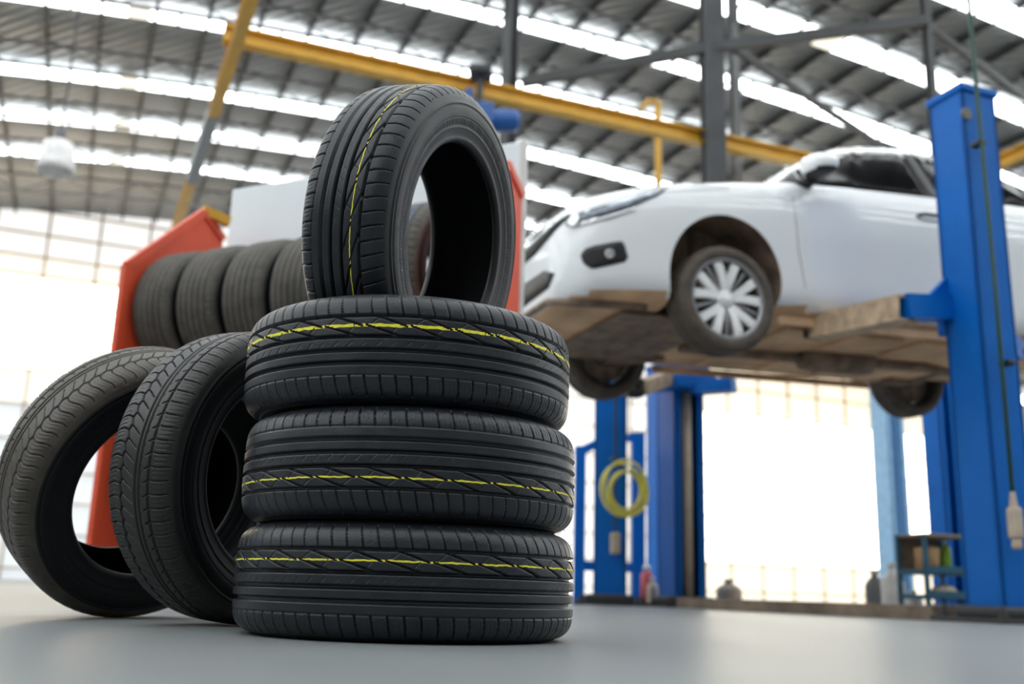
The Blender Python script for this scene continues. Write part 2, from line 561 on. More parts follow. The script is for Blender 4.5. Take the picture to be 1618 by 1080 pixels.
# blue hoist under the crane beam
hp = cA + (cB - cA) * .46 - ZV * .10
he = atz(757, 175, 5.55)
e = empty('chain_hoist', Matrix.Translation(Vector((he.x, he.y, 5.50))) @ Matrix.Scale(1.35, 4), 'blue chain hoist hanging from the yellow crane beam above the white board', 'hoist')
mb = MB(); mb.box((0, 0, -.03), (.26, .24, .22), ch=.03); mb.box((-.09, 0, .13), (.07, .2, .16), ch=.015); mb.build('hoist_body', M['hoist_blue'], e)
mb = MB(); mb.lathe([(.0, -.2), (.09, -.2), (.1, -.15), (.1, .12), (.07, .17), (0, .17)], 20, frame((.19, 0, -.05), (0, 0, 1), z=(1, 0, 0))); mb.build('motor', M['hoist_blue'], e, True)
mb = MB(); mb.tube([(0, 0, .08), (0, 0, .42)], .03, 8); mb.box((0, 0, .40), (.2, .22, .08), ch=.02); mb.build('trolley', M['dark_steel'], e)
mb = MB(); mb.tube([(0, 0, -.14), (0, 0, -.5)], .008, 6); mb.tube([(0, 0, -.5), (.03, 0, -.53), (.03, 0, -.57), (0, 0, -.6), (-.03, 0, -.57)], .012, 6); mb.build('hook', M['dark_steel'], e)
# yellow jib post far behind the car
jp = att(1040, 275, 13.0)
e = empty('jib_post', Matrix.Translation(Vector((jp.x, jp.y, 0))), 'thin yellow jib post with a hooked top standing behind the car', 'post')
mb = MB(); mb.tube([(0, 0, 0), (0, 0, 7.80), (0, 0, 7.70)], .055, 10); mb.lathe([(.0, 0), (.2, 0), (.2, .03), (0, .03)], 20); mb.build('mast', M['yellow_steel'], e)
mb = MB()
dd = -RT.normalized()
dd = Vector((dd.x, dd.y, 0)).normalized()
mb.tube([Vector((0, 0, 7.75)), dd * -.02 + ZV * 7.87, dd * .15 + ZV * 7.89, dd * .28 + ZV * 7.75], .045, 8); mb.build('hook_arm', M['yellow_steel'], e)

# white high-bay lamp
lp = att(92, 241, 14.6)
e = empty('high_bay_lamp', Matrix.Translation(lp) @ Matrix.Scale(1.3, 4), 'white bell-shaped high-bay lamp hanging at the upper left', 'lamp')
mb = MB(); mb.lathe([(.0, .14), (.10, .13), (.155, .10), (.165, .0), (.18, -.12), (.205, -.22), (.195, -.22), (.17, -.12), (.15, .0), (0, .08)], 32)
mb.build('lamp_shade', M['lamp_white'], e, True)
mb = MB(); mb.lathe([(0, .30), (.05, .29), (.055, .15), (0, .13)], 20); mb.build('ballast', M['grey_steel'], e, True)
ls, lt = sv(lp)
mb = MB(); mb.tube([(0, 0, .3), (0, 0, (roof_z(ls) - lp.z) / 1.3)], .012, 6); mb.build('hanger', M['dark_steel'], e)
mb = MB(); mb.lathe([(0, -.18), (.05, -.2), (.06, -.1), (.04, .0), (0, .02)], 16); mb.build('bulb', M['white_plastic'], e, True)

# ================================================================== TYRES
R_T = 0.307
KR = R_T / 0.315
CIRC = 2 * math.pi * R_T

def cr_curve(pts, n):
    """Catmull-Rom through pts, resampled to n points evenly in arc length"""
    P = np.array(pts, float)
    Q = np.vstack([2 * P[0] - P[1], P, 2 * P[-1] - P[-2]])
    out = []
    for i in range(1, len(Q) - 2):
        t = np.linspace(0, 1, 24, endpoint=False)[:, None]
        p0, p1, p2, p3 = Q[i - 1], Q[i], Q[i + 1], Q[i + 2]
        out.append(0.5 * (2 * p1 + (p2 - p0) * t + (2 * p0 - 5 * p1 + 4 * p2 - p3) * t ** 2 + (3 * p1 - p0 - 3 * p2 + p3) * t ** 3))
    out = np.vstack(out + [P[-1:]])
    L = np.concatenate([[0], np.cumsum(np.linalg.norm(np.diff(out, axis=0), axis=1))])
    u = np.linspace(0, L[-1], n)
    return np.stack([np.interp(u, L, out[:, k]) for k in range(P.shape[1])], 1), L[-1]

HALF = [(0, .315), (.030, .3147), (.055, .3130), (.069, .3095), (.079, .3030), (.0865, .2930), (.0905, .2820)]
SIDE = [(.0905, .2820), (.0925, .279), (.0932, .2775), (.0922, .2755), (.0938, .268), (.0945, .258), (.0930, .245), (.0900, .234), (.0904, .230), (.0890, .226), (.0862, .215), (.0855, .207), (.082, .2020), (.076, .1990), (.071, .1995)]
LINER = [(.071, .1995), (.070, .210), (.077, .228), (.083, .246), (.084, .262), (.078, .283), (.065, .295), (.040, .3005), (0, .302)]

HALF, SIDE, LINER = [[(a, r * KR) for a, r in q] for q in (HALF, SIDE, LINER)]

def revolve(name, prof, n, close_prof=False, dispf=None):
    """prof: (axial, radius) rows -> mesh about local z; dispf(U, k) gives radial depth to take off"""
    prof = np.asarray(prof)
    k = len(prof)
    th = np.arange(n) * 2 * np.pi / n
    A = np.repeat(prof[None, :, 0], n, 0); Rr = np.repeat(prof[None, :, 1], n, 0)
    if dispf is not None:
        D, NA, NR = dispf(th)
        A = A - D * NA[None, :]; Rr = Rr - D * NR[None, :]
    co = np.stack([Rr * np.cos(th)[:, None], Rr * np.sin(th)[:, None], A], -1).reshape(-1, 3)
    i = np.arange(n)[:, None]; j = np.arange(k - 1)[None, :]
    i2 = (i + 1) % n
    q = np.stack([i * k + j, i2 * k + j, i2 * k + j + 1, i * k + j + 1], -1).reshape(-1, 4)
    return grid_mesh(name, co, q)

def grid_mesh(name, co, q):
    me = bpy.data.meshes.new(name)
    me.vertices.add(len(co)); me.vertices.foreach_set('co', np.ascontiguousarray(co, np.float32).ravel())
    me.loops.add(q.size); me.loops.foreach_set('vertex_index', np.ascontiguousarray(q, np.int32).ravel())
    me.polygons.add(len(q)); me.polygons.foreach_set('loop_start', np.arange(0, q.size, 4, dtype=np.int32))
    me.update(calc_edges=True)
    me.polygons.foreach_set('use_smooth', np.ones(len(q), bool))
    return me

def cut(dist, hw, depth, ramp=.0011):
    return depth * np.clip((hw + ramp / 2 - np.abs(dist)) / ramp, 0, 1)

def wrap(x, p): return (x + p / 2) % p - p / 2

def seg_cut(U, V, u0, v0, u1, v1, period, hw, depth, ramp=.0012, taper=0.0):
    """groove along a straight segment, repeated every `period` in U"""
    um = (u0 + u1) / 2
    X = wrap(U - um, period) + um
    best = np.zeros_like(U)
    for sh in (-1, 0, 1):
        x = X + sh * period
        du, dv = u1 - u0, v1 - v0
        L2 = du * du + dv * dv
        t = np.clip(((x - u0) * du + (V - v0) * dv) / L2, 0, 1)
        dd = np.hypot(x - u0 - t * du, V - v0 - t * dv)
        best = np.maximum(best, cut(dd, hw * (1 - abs(taper) * (t if taper > 0 else 1 - t)), depth, ramp))
    return best

def pattern_a(U, V):
    """ribbed summer tread: V>0 is the side with the diagonal rib"""
    mm = .001
    D = np.zeros_like(U)
    for v, hw, dp in ((47.4, 2.8, 9), (11.4, 2.7, 9), (-11.2, 3.3, 9), (-32.8, 3.8, 9), (-53, .7, 3)):
        D = np.maximum(D, cut(V - v * mm, hw * mm, dp * mm))
    P = CIRC / 26
    D = np.maximum(D, seg_cut(U, V, 0, 47 * mm, 52 * mm, 29.0 * mm, P, 1.7 * mm, 7 * mm, taper=.6))
    D = np.maximum(D, seg_cut(U, V, 58 * mm, 30.5 * mm, 117 * mm, 12 * mm, P, 1.7 * mm, 7 * mm, taper=-.6))
    D = np.maximum(D, seg_cut(U, V, 79 * mm, 42.5 * mm, 63 * mm, 30.5 * mm, P, .35 * mm, 3 * mm))
    D = np.maximum(D, seg_cut(U, V, 112 * mm, 30 * mm, 102 * mm, 19 * mm, P, .35 * mm, 3 * mm))
    # shoulder blocks, diagonal side
    Ps = CIRC / 74
    top = (V > 47 * mm) & (V < 92 * mm)
    q = np.clip((92 * mm - V) / (45 * mm), 0, 1)
    off = 5.5 * mm * (q ** 2.2) - 3.5 * mm * (1 - q) ** 2
    jit = .0016 * np.sin(np.floor(U / Ps) * 2.3)
    D = np.maximum(D, np.where(top, cut(wrap(U - off + 0 * jit, Ps), (.6 + .6 * q) * mm, 6.5 * mm, .0012), 0))
    # small dimples on those blocks
    for vv in (58, 76):
        dd = np.hypot(wrap(U - off - Ps / 2, Ps / 2), V - vv * mm)
        D = np.maximum(D, cut(dd, .5 * mm, 1.0 * mm))
    # shoulder blocks, other side
    bot = (V < -53 * mm) & (V > -93 * mm)
    q = np.clip((-V - 53 * mm) / (40 * mm), 0, 1)
    off = 4 * mm * (1 - q) ** 2
    D = np.maximum(D, np.where(bot, cut(wrap(U + off, Ps), 1.0 * mm * (1 - .5 * q) + .3 * mm, 6.5 * mm, .0012), 0))
    fine = (V < -61 * mm) & (V > -80 * mm)
    D = np.maximum(D, np.where(fine, cut(wrap(U + off - Ps * .38, Ps), .3 * mm, 1.6 * mm), 0))
    D = np.maximum(D, np.where(fine & (V > -75 * mm), cut(wrap(U + off - Ps * .66, Ps), .3 * mm, 1.6 * mm), 0))
    # slanted sipes on the central rib
    D = np.maximum(D, seg_cut(U, V, 0, -7 * mm, 10 * mm, 2.5 * mm, CIRC / 78, .35 * mm, 1.6 * mm))
    return D

def pattern_b(U, V):
    """touring tread of the two leaning tyres"""
    mm = .001
    D = np.zeros_like(U)
    for v, hw, dp in ((45, 3.0, 7), (21, 2.6, 7), (10, 2.6, 7)):
        D = np.maximum(D, cut(V - v * mm, hw * mm, dp * mm))
    P = CIRC / 74
    tri = np.abs(wrap(U, P)) / (P / 2) * 2 - 1
    D = np.maximum(D, cut(V + 30 * mm + 2.6 * mm * tri, 2.6 * mm, 7 * mm))
    # straight shoulder slots with fine sipes
    q = np.clip((V - 48 * mm) / (44 * mm), 0, 1)
    sh = (V > 51 * mm) & (V < 91 * mm)
    off = 3 * mm * q + 1.5 * mm * np.sin(q * 5)
    D = np.maximum(D, np.where(sh, cut(wrap(U - off, P), 1.15 * mm * (1 - .4 * q), 5 * mm), 0))
    f = (V > 55 * mm) & (V < 82 * mm)
    for k in (.33, .67): D = np.maximum(D, np.where(f, cut(wrap(U - off - P * k, P), .35 * mm, 1.8 * mm), 0))
    # notches of the rib beside it
    D = np.maximum(D, seg_cut(U, V, 0, 45 * mm, 7 * mm, 33 * mm, P, 1.0 * mm, 5 * mm))
    D = np.maximum(D, seg_cut(U, V, 13 * mm, 27 * mm, 17 * mm, 22 * mm, P, .5 * mm, 3 * mm))
    # slanted S sipes of the other rib
    D = np.maximum(D, seg_cut(U, V, 0, -29 * mm, 9 * mm, -14 * mm, P, 1.15 * mm, 6 * mm))
    D = np.maximum(D, seg_cut(U, V, 9 * mm, -14 * mm, 20 * mm, 1 * mm, P, .9 * mm, 5 * mm))
    # wavy shoulder
    q = np.clip((-V - 30 * mm) / (60 * mm), 0, 1)
    sh = (V < -32 * mm) & (V > -91 * mm)
    off = 5 * mm * np.sin(q * 5.2) + 2 * mm * q
    D = np.maximum(D, np.where(sh, cut(wrap(U + off + P * .5, P), 1.3 * mm * (1 - .35 * q), 6 * mm), 0))
    f = (V < -44 * mm) & (V > -80 * mm)
    for k in (.33, .67): D = np.maximum(D, np.where(f, cut(wrap(U + off + P * (.5 + k), P), .4 * mm, 2 * mm), 0))
    return D

def pattern_c(U, V):
    """plain ribbed tread of the racked and car tyres"""
    mm = .001
    D = np.zeros_like(U)
    for v in (-54, -27, 0, 27, 54): D = np.maximum(D, cut(V - v * mm, 4.2 * mm, 10 * mm, .003))
    P = CIRC / 60
    sh = (np.abs(V) > 56 * mm) & (np.abs(V) < 90 * mm)
    D = np.maximum(D, np.where(sh, cut(wrap(U, P), 1.8 * mm, 5 * mm, .003), 0))
    mid = (np.abs(V) > 29 * mm) & (np.abs(V) < 52 * mm)
    D = np.maximum(D, np.where(mid, cut(wrap(U - V * .8, P), 1.4 * mm, 4 * mm, .003), 0))
    return D

full = np.array([(-a, r) for a, r in HALF[::-1]] + HALF[1:])
def tread_mesh(name, pattern, n, k):
    prof, L = cr_curve(full, k)
    sarc = np.linspace(-L / 2, L / 2, k)
    tan = np.gradient(prof, axis=0); tan /= np.linalg.norm(tan, axis=1)[:, None]
    NA, NR = -tan[:, 1], tan[:, 0]          # outward normal (axial, radial)
    flip = NR[k // 2] < 0
    if flip: NA, NR = -NA, -NR
    fade = np.clip((L / 2 - np.abs(sarc)) / .004, 0, 1)
    def disp(th):
        U, V = np.meshgrid(th * R_T, sarc, indexing='ij')
        return pattern(U, V) * fade[None, :], NA, NR
    return revolve(name, prof, n, dispf=disp), prof, sarc, NA, NR

def stripe_mesh(name, pattern, v0, width, n, wob=.0006, seed=1, lift=.00035):
    """thin painted line lying on the blocks, broken where a groove crosses it"""
    prof, L = cr_curve(full, 181)
    sarc = np.linspace(-L / 2, L / 2, 181)
    r0 = np.interp(v0, sarc, prof[:, 1]) ; a0 = np.interp(v0, sarc, prof[:, 0])
    th = np.arange(n) * 2 * np.pi / n
    rg = np.random.default_rng(seed)
    ph = rg.uniform(0, 6.28, 6)
    wv = sum(np.sin(th * f + p) for f, p in zip((3, 7, 17, 41, 83, 140), ph)) / 6 * wob * 2.2
    vb = v0 + wv
    hw = width / 2 * (1 + .16 * np.sin(th * 63 + ph[0]) * np.sin(th * 11 + ph[2]))
    cols = np.array([-1, -.33, .33, 1.0])
    V = vb[:, None] + hw[:, None] * cols[None, :]
    U = np.repeat(th[:, None] * R_T, 4, 1)
    Dp = pattern(U, V)
    A = np.interp(V, sarc, prof[:, 0]); Rr = np.interp(V, sarc, prof[:, 1]) + lift
    co = np.stack([Rr * np.cos(th)[:, None], Rr * np.sin(th)[:, None], A], -1).reshape(-1, 3)
    i = np.arange(n)[:, None]; j = np.arange(3)[None, :]; i2 = (i + 1) % n
    q = np.stack([i * 4 + j, i2 * 4 + j, i2 * 4 + j + 1, i * 4 + j + 1], -1).reshape(-1, 4)
    bad = (Dp > .0022).reshape(-1)
    keep = ~(bad[q].any(1))
    return grid_mesh(name, co, q[keep])

def side_mesh(name, sgn, n, ribs=True):
    prof, L = cr_curve(SIDE, 96)
    prof = prof.copy(); prof[:, 0] *= sgn
    def disp(th):
        # fine radial ribs in the band beside the bead, as moulded on the photo's sidewalls
        Rr = np.abs(prof[:, 1]) / KR
        bandm = np.clip((.0075 - np.abs(Rr - .2405)) / .002, 0, 1)
        D = np.zeros((len(th), len(prof)))
        if ribs: D = .0006 * (np.sin(th * 420)[:, None] > .0) * bandm[None, :]
        for rr in (.2735, .2715, .2495): D = np.maximum(D, .0009 * np.clip((.0011 - np.abs(Rr - rr)) / .0006, 0, 1)[None, :])
        return D, np.full(len(prof), sgn * 1.0), np.zeros(len(prof))
    return revolve(name, prof, n, dispf=disp)

def spew_mesh(seed, n=46):
    """the little rubber vent hairs along the shoulders"""
    rg = np.random.default_rng(seed)
    mb = MB()
    for k in range(n):
        th = rg.uniform(0, 6.283); sg = rg.choice([-1, 1]); a, r = (.0845 * sg, .2955 * KR) if rg.uniform() < .6 else (.0735 * sg, .3065 * KR)
        dr = Vector((math.cos(th), math.sin(th), .45 * sg)).normalized()
        p = Vector((r * math.cos(th), r * math.sin(th), a))
        mb.tube([p - dr * .001, p + dr * rg.uniform(.002, .006) + Vector((rg.uniform(-1, 1), rg.uniform(-1, 1), rg.uniform(-1, 1))) * .0015], [.0006, .0003], 4)
    me = bpy.data.meshes.new('vent_hairs'); me.from_pydata(mb.v, [], mb.f); me.update()
    return me

liner_prof, _ = cr_curve(LINER, 30)
liner_full = np.vstack([liner_prof, (liner_prof[::-1] * [-1, 1])[1:]])
def tyre_kit(pattern, n, k, sn, rubber, side, hairs=None):
    tm = tread_mesh('tread', pattern, n, k)[0]; tm.materials.append(rubber)
    kit = [('tread', tm, None)]
    for sg in (1, -1):
        me = side_mesh('sidewall', sg, sn, sn > 700); me.materials.append(side); kit.append(('sidewall', me, None))
    me = revolve('inner_liner', liner_full, 96); me.materials.append(M['liner']); kit.append(('inner_liner', me, None))
    if hairs is not None:
        me = spew_mesh(hairs); me.materials.append(rubber); kit.append(('vent_hairs', me, 'stuff'))
    return kit

def tyre(kit, mtx, label, group, extra=(), name='tire'):
    e = empty(name, mtx, label, 'tire', group)
    for nm, me, kd in kit:
        o = bpy.data.objects.new(nm, me); COL.objects.link(o); o.parent = e
        if kd: o['kind'] = kd
    for nm, me, lb in extra:
        o = bpy.data.objects.new(nm, me); COL.objects.link(o); o.parent = e
        if lb: o['label'] = lb
    return e

KA = tyre_kit(pattern_a, 1540, 156, 840, M['rubber'], M['sidewall'], hairs=3)
KB = tyre_kit(pattern_b, 1480, 150, 360, M['tan_rubber'], M['dark_side'], hairs=5)
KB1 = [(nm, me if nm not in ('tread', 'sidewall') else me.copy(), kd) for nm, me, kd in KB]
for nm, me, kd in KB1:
    if nm == 'tread': me.materials[0] = M['warm_lit_tread']
KC = tyre_kit(pattern_c, 480, 80, 128, M['haze_rubber'], M['sidewall'])
VS = .0298
def stripe(width, seed, lift=.00035):
    me = stripe_mesh('yellow_stripe', pattern_a, VS, width, 2200, seed=seed, lift=lift)
    me.materials.append(M['yellow_mark'])
    return [('yellow_stripe', me, 'painted yellow line around the tread')]

def tyre_mtx(c, az, tilt, spin=0.0, flip=False):
    """local z (the axle) to azimuth az, raised by tilt"""
    n = Vector((math.sin(az) * math.cos(tilt), math.cos(az) * math.cos(tilt), math.sin(tilt)))
    if flip: n = -n
    e1 = n.cross(ZV)
    if e1.length < 1e-4: e1 = Vector((1, 0, 0))
    e1.normalize()
    mm = frame(c, e1, z=n)
    return mm @ Matrix.Rotation(spin, 4, 'Z')

GS = 'yellow-striped tires of the stack'
SX, SY = at(640, 930, 1.915).x, 1.915
PITCH_Z = .1888
def flat(k, dx, flip, spin, tiltx=0.0, tilty=0.0):
    mm = Matrix.Translation((SX + dx, SY, .0945 + PITCH_Z * k))
    mm = mm @ Matrix.Rotation(tilty, 4, 'Y') @ Matrix.Rotation(tiltx, 4, 'X')
    if flip: mm = mm @ Matrix.Rotation(math.pi, 4, 'X')
    return mm @ Matrix.Rotation(spin, 4, 'Z')
tyre(KA, flat(0, .002, False, .4), 'black striped tire lying on the floor at the bottom of the stack', GS, stripe(.0026, 11))
tyre(KA, flat(1, .001, True, 1.1), 'black striped tire in the middle of the three lying ones, stripe low on its tread', GS, stripe(.0026, 12))
tyre(KA, flat(2, -.012, False, 2.2), 'black striped tire lying third up, right under the upright tire', GS, stripe(.0052, 13))
# upright tyre on top
tyre(KA, tyre_mtx(Vector((-.199, 2.0165, .795)), math.radians(112.4), math.radians(-8.2), 1.0) @ Matrix.Scale(1.03, 4), 'black striped tire standing upright on top of the tire stack', GS, stripe(.0020, 14))
# the two leaning at the left of the stack
GL = 'unstriped tires leaning beside the stack'
tyre(KB, tyre_mtx(Vector((-.552, 2.18, .309)), math.radians(120.6), math.radians(-4.1), .3), 'dark unstriped tire leaning directly against the striped stack', GL)
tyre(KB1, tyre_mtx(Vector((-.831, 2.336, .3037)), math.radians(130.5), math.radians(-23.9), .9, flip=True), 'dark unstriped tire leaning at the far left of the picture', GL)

# ================================================================== TYRE RACK WITH ITS SIGN BOARD
YL = 5.0
bl = at(345, 275, YL)
zb_top = bl.z
br_dir = ray(825, 190)
br = CAM_P + br_dir * ((zb_top - CAM_H) / br_dir.z)
RH = Vector((br.x - bl.x, br.y - bl.y, 0)); RLEN = RH.length; RH.normalize()
PH = Vector((-RH.y, RH.x, 0))            # away from the camera
RO = Vector((bl.x, bl.y, 0)) - PH * 0.54 - RH * 0.02     # front left foot of the rack
rm = frame(RO, RH, z=ZV)                 # local x along the row, y to the back
rack = empty('tire_rack', rm, 'red steel tire rack with peaked end panels behind the stack', 'rack')
zf, zp, zk = 1.50, 1.93, 1.84
def end_panel(x0, x1):
    mb = MB()
    mb.prism([(0, .0), (0, zf), (.46, zp), (.62, zk), (.62, .0)], 'x', x0, x1)
    # folded edge
    for (a, b) in (((0, 0), (0, zf)), ((0, zf), (.46, zp)), ((.46, zp), (.62, zk))):
        mb.beam((x0 + .02, a[0], a[1]), (x0 + .02, b[0], b[1]), .04, .03, up=(1, 0, 0))
    return mb
end_panel(0, .025).build('end_panel', M['red_panel'], rack)
end_panel(RLEN - .03, RLEN - .005).build('end_panel', M['red_panel'], rack)
for z in (0.22, 0.98):
    for y in (.17, .49):
        mb = MB(); mb.tube([(.02, y, z), (RLEN - .02, y, z)], .02, 10); mb.build('rail', M['red_panel'], rack)
mb = MB(); mb.beam((-.0, .47, zp + .02), (.07, .60, zk + .08), .05, .05); o = mb.build('top_bracket', M['yellow_steel'], rack); o['label'] = 'small yellow bracket on the red end panel'
for x in (.30, RLEN - .3):
    mb = MB(); mb.box((x, .80, zb_top / 2), (.05, .04, zb_top - .04)); mb.build('upright', M['grey_steel'], rack)

bmx = frame(RO + PH * .75 - RH * .065, RH, z=ZV)
board = empty('sign_board', bmx, 'pale white sign board standing above the red tire rack', 'sign')
mb = MB(); mb.box((RLEN / 2 + .01, 0, (zb_top + .75) / 2), (RLEN - .01, .03, zb_top - .75), ch=.012); mb.build('panel', M['board'], board)
mb = MB(); mb.box((RLEN + .005, -.005, (zb_top + .75) / 2), (.03, .045, zb_top - .75), ch=.01); mb.build('edge_trim', M['white_plastic'], board)
# red ring printed on the board: only its rim shows beside the upright tire
mb = MB()
lx = .77; lz = zb_top - .28
n = 48
vs = []
for rr in (1.0, .86):
    for k in range(n):
        a = 2 * math.pi * k / n
        vs.append((lx + .255 * rr * math.cos(a), -.0175, lz + .12 * rr * math.sin(a)))
fs = [(k, (k + 1) % n, n + (k + 1) % n, n + k) for k in range(n)]
mb.add(vs, fs); mb.add([(v[0], -.0155, v[2]) for v in vs], fs)
mb.build('printed_ring', M['board_red'], board)

GR = 'tires in the red rack'
rack_labels = ['grey-brown racked tire next to the red left end panel', 'racked tire second from the red left end panel', 'racked tire third from the red left end panel',
               'racked tire fourth from the left, half hidden by the upright tire', 'fifth racked tire from the left end, behind the tread of the upright tire', 'racked tire with red and blue lines seen through the hole of the upright tire',
               'racked tire nearest the right end of the red rack']
def rline(v, material, seed):
    me = stripe_mesh('marking_stripe', pattern_c, v, .012, 720, seed=seed, lift=.0006)
    me.materials.append(material); return me
zc = 1.335
for k in range(6):
    lx = .15 + .262 * k
    c = RO + RH * lx + PH * .33 + ZV * (zc + (.037 if k == 5 else 0))
    n = -RH if False else RH
    mm = frame(c, n.cross(ZV), z=n) @ Matrix.Rotation(k * .9, 4, 'Z') @ Matrix.Diagonal((1, 1, 1.24, 1) if k < 5 else (1.12, 1.12, 1.24, 1))
    ex = []
    if k == 5: ex = [('marking_stripe', rline(-.058, M['red_mark'], 2), 'red painted line'), ('marking_stripe', rline(-.033, M['red_mark'], 3), 'red painted line'), ('marking_stripe', rline(.036, M['blue_mark'], 4), 'blue painted line')]
    tyre(KC, mm, rack_labels[k], GR, ex)
for k in range(2):
    c = RO + RH * (.165 + .24 * k) + PH * .33 + ZV * .575
    mm = frame(c, RH.cross(ZV), z=RH) @ Matrix.Rotation(k * 1.9, 4, 'Z')
    tyre(KC, mm, ['lower racked tire at the foot of the red left end panel', 'lower racked tire second from the red left end panel'][k], GR)

# ================================================================== THE CAR LIFT
CARP = Vector((0.8766, 6.054, 1.7437)); CYAW, CPIT = 3.498146, -0.033
cf = Vector((math.cos(CYAW) * math.cos(CPIT), math.sin(CYAW) * math.cos(CPIT), math.sin(CPIT)))
cl = Vector((-math.sin(CYAW), math.cos(CYAW), 0))
cu = cf.cross(cl)
CARM = frame(CARP - cu * .30, cf, z=cu)         # car local: x forward from the front axle, y left, z up from the tyre contact plane
LF = Vector((cf.x, cf.y, 0)).normalized(); LL = cl.copy()
def carw(x, y, z): return CARM @ Vector((x, y, z))
def ground(p): return Vector((p.x, p.y, 0))

def column_mesh(mb, h, wd=.235, th=.02, lip=.055):
    """C-section column, open towards local -y"""
    a = wd / 2
    mb.box((0, a - th / 2, h / 2), (wd, th, h))
    for sg in (-1, 1):
        mb.box((sg * (a - th / 2), -.0, h / 2), (th, wd, h))
        mb.box((sg * (a - lip / 2), -a + th / 2, h / 2), (lip, th, h))
def lift_column(loc, ylocal, h, label, wd=.235, cap=True):
    mm = frame(loc, Vector((ylocal.y, -ylocal.x, 0)), z=ZV)
    e = empty('lift_column', mm, label, 'car lift', 'blue lift columns')
    mb = MB(); column_mesh(mb, h, wd); mb.build('column', M['lift_blue'], e)
    mb = MB(); mb.box((0, 0, .0125), (wd * 2.1, wd * 2.0, .025)); mb.box((0, 0, .05), (wd * 1.5, wd * 1.2, .06), ch=.02)
    mb.build('base_plate', M['dark_steel'], e)
    if cap:
        mb = MB(); mb.box((0, 0, h + .02), (wd + .03, wd + .03, .045), ch=.01); mb.build('top_cap', M['lift_blue'], e)
    for sx in (-1, 1):
        for sy in (-1, 1):
            mb = MB(); mb.lathe([(0, .0), (.022, .0), (.022, .02), (.011, .02), (.011, .05), (0, .05)], 8, Matrix.Translation((sx * wd * .85, sy * wd * .8, .025))); mb.build('anchor_bolt', M['dark_steel'], e)
    return e
# near column
npos = ground(carw(-1.17, 1.395, 0))
near = lift_column(npos, LL, 2.80, 'near blue lift column at the right, in front of the white car')
nm = near.matrix_world.inverted()
NH = .235 / 2
# carriage and arms: parts of the column
czn = carw(-1.1, .8, .17).z
mb = MB(); mb.box((0, -.04, czn - .05), (.15, .15, .55), ch=.01); mb.box((0, -.16, czn - .10), (.18, .10, .12), ch=.01)
mb.build('carriage', M['lift_blue'], near)
def arm(e, root, p0, p1, p2, w1=.135, h1=.135):
    """blue outer arm root->p0, dusty telescopic tube p0->p1, lifting pad at p1 (world points)"""
    im = e.matrix_world.inverted()
    L = [im @ Vector(p) for p in (root, p0, p1)]
    d = (L[1] - L[0]).normalized(); d2 = (L[2] - L[1]).normalized()
    L1b = L[1] + Vector((0, w1 * 1.0, 0)) + d2 * .16
    mb = MB(); mb.beam(L[0], L1b, w1 * .8, h1 * .95)
    mb.prism([(-.0, 0), (.26, 0), (.0, .16)], 'y', -.012, .012, frame(L[0] + Vector((0, 0, h1 / 2)) + d * .02, d, z=ZV))
    a = mb.build('swing_arm', M['lift_blue'], e)
    # hollow square tube
    mb = MB(); d = (L[2] - L[1]).normalized(); ln = (L[2] - L[1]).length; t = .012
    fm = frame((L[1] + L[2]) / 2, d, z=ZV)
    for sg in (-1, 1):
        mb.box((0, 0, sg * (h1 / 2 - t / 2)), (ln, w1, t), fm)
        mb.box((0, sg * (w1 / 2 - t / 2), 0), (ln, t, h1 - 2 * t), fm)
    mb.box((ln / 2 - .01, 0, 0), (.02, w1 - .01, h1 - .01), fm)
    x = mb.build('extension_tube', M['dusty_steel'], a); x['label'] = 'dusty tan arm tube'
    mb = MB(); pm = Matrix.Translation(L[2] + d * .03)
    mb.lathe([(0, -.05), (.035, -.05), (.035, .035), (.065, .035), (.07, .075), (0, .075)], 16, pm); mb.box((-.02, 0, -.03), (.13, .10, .05), pm, ch=.01)
    x = mb.build('lifting_pad', M['black_plastic'], a)
    return a
pad = carw(-.50, .62, .17 - .06)
pad1 = at(1292, 518, pad.y)
e0 = at(1434, 487, 5.05)
r0 = nm.inverted() @ Vector((.0, -.12, e0.z + .0))
r0.z = at(1490, 478, 5.15).z
arm(near, r0, e0, Vector((pad1.x, pad1.y, pad1.z)), None)
pr = carw(-2.05, .62, .08)
arm(near, nm.inverted() @ Vector((-.05, -.16, r0.z - .0)), carw(-1.75, .95, .02), pr, None)
# far column
fpos = ground(carw(-1.04, -1.50, 0))
far = lift_column(fpos, -LL, 2.80, 'far blue lift column with an open channel beyond the white car', .26)
fm_ = far.matrix_world
czf = at(1085, 608, fpos.y - .1).z
mb = MB(); mb.tube([(0, -.085, .08), (0, -.085, czf)], .04, 16); o = mb.build('hydraulic_ram', M['ram'], far, True)
mb = MB(); mb.box((0, .03, 1.3), (.18, .10, 2.4)); mb.build('channel_back', M['dark_steel'], far)
mb = MB(); mb.box((0, -.13, czf + .09), (.30, .14, .22), ch=.012); mb.box((0, -.19, czf), (.34, .16, .11), ch=.01); mb.build('carriage', M['lift_blue'], far)
q1 = at(1160, 608, fpos.y - .35); q0 = far.matrix_world @ Vector((0, -.2, czf)); q0.z = q1.z
mb = MB(); mb.beam(far.matrix_world.inverted() @ q0, far.matrix_world.inverted() @ q1, .13, .10); mb.build('swing_arm', M['lift_blue'], far)
fq = at(1030, 606, fpos.y - .30)
arm(far, far.matrix_world @ Vector((0, -.2, czf)), at(1052, 598, fpos.y - .2), at(1008, 615, fpos.y - .5), None, .13, .10)
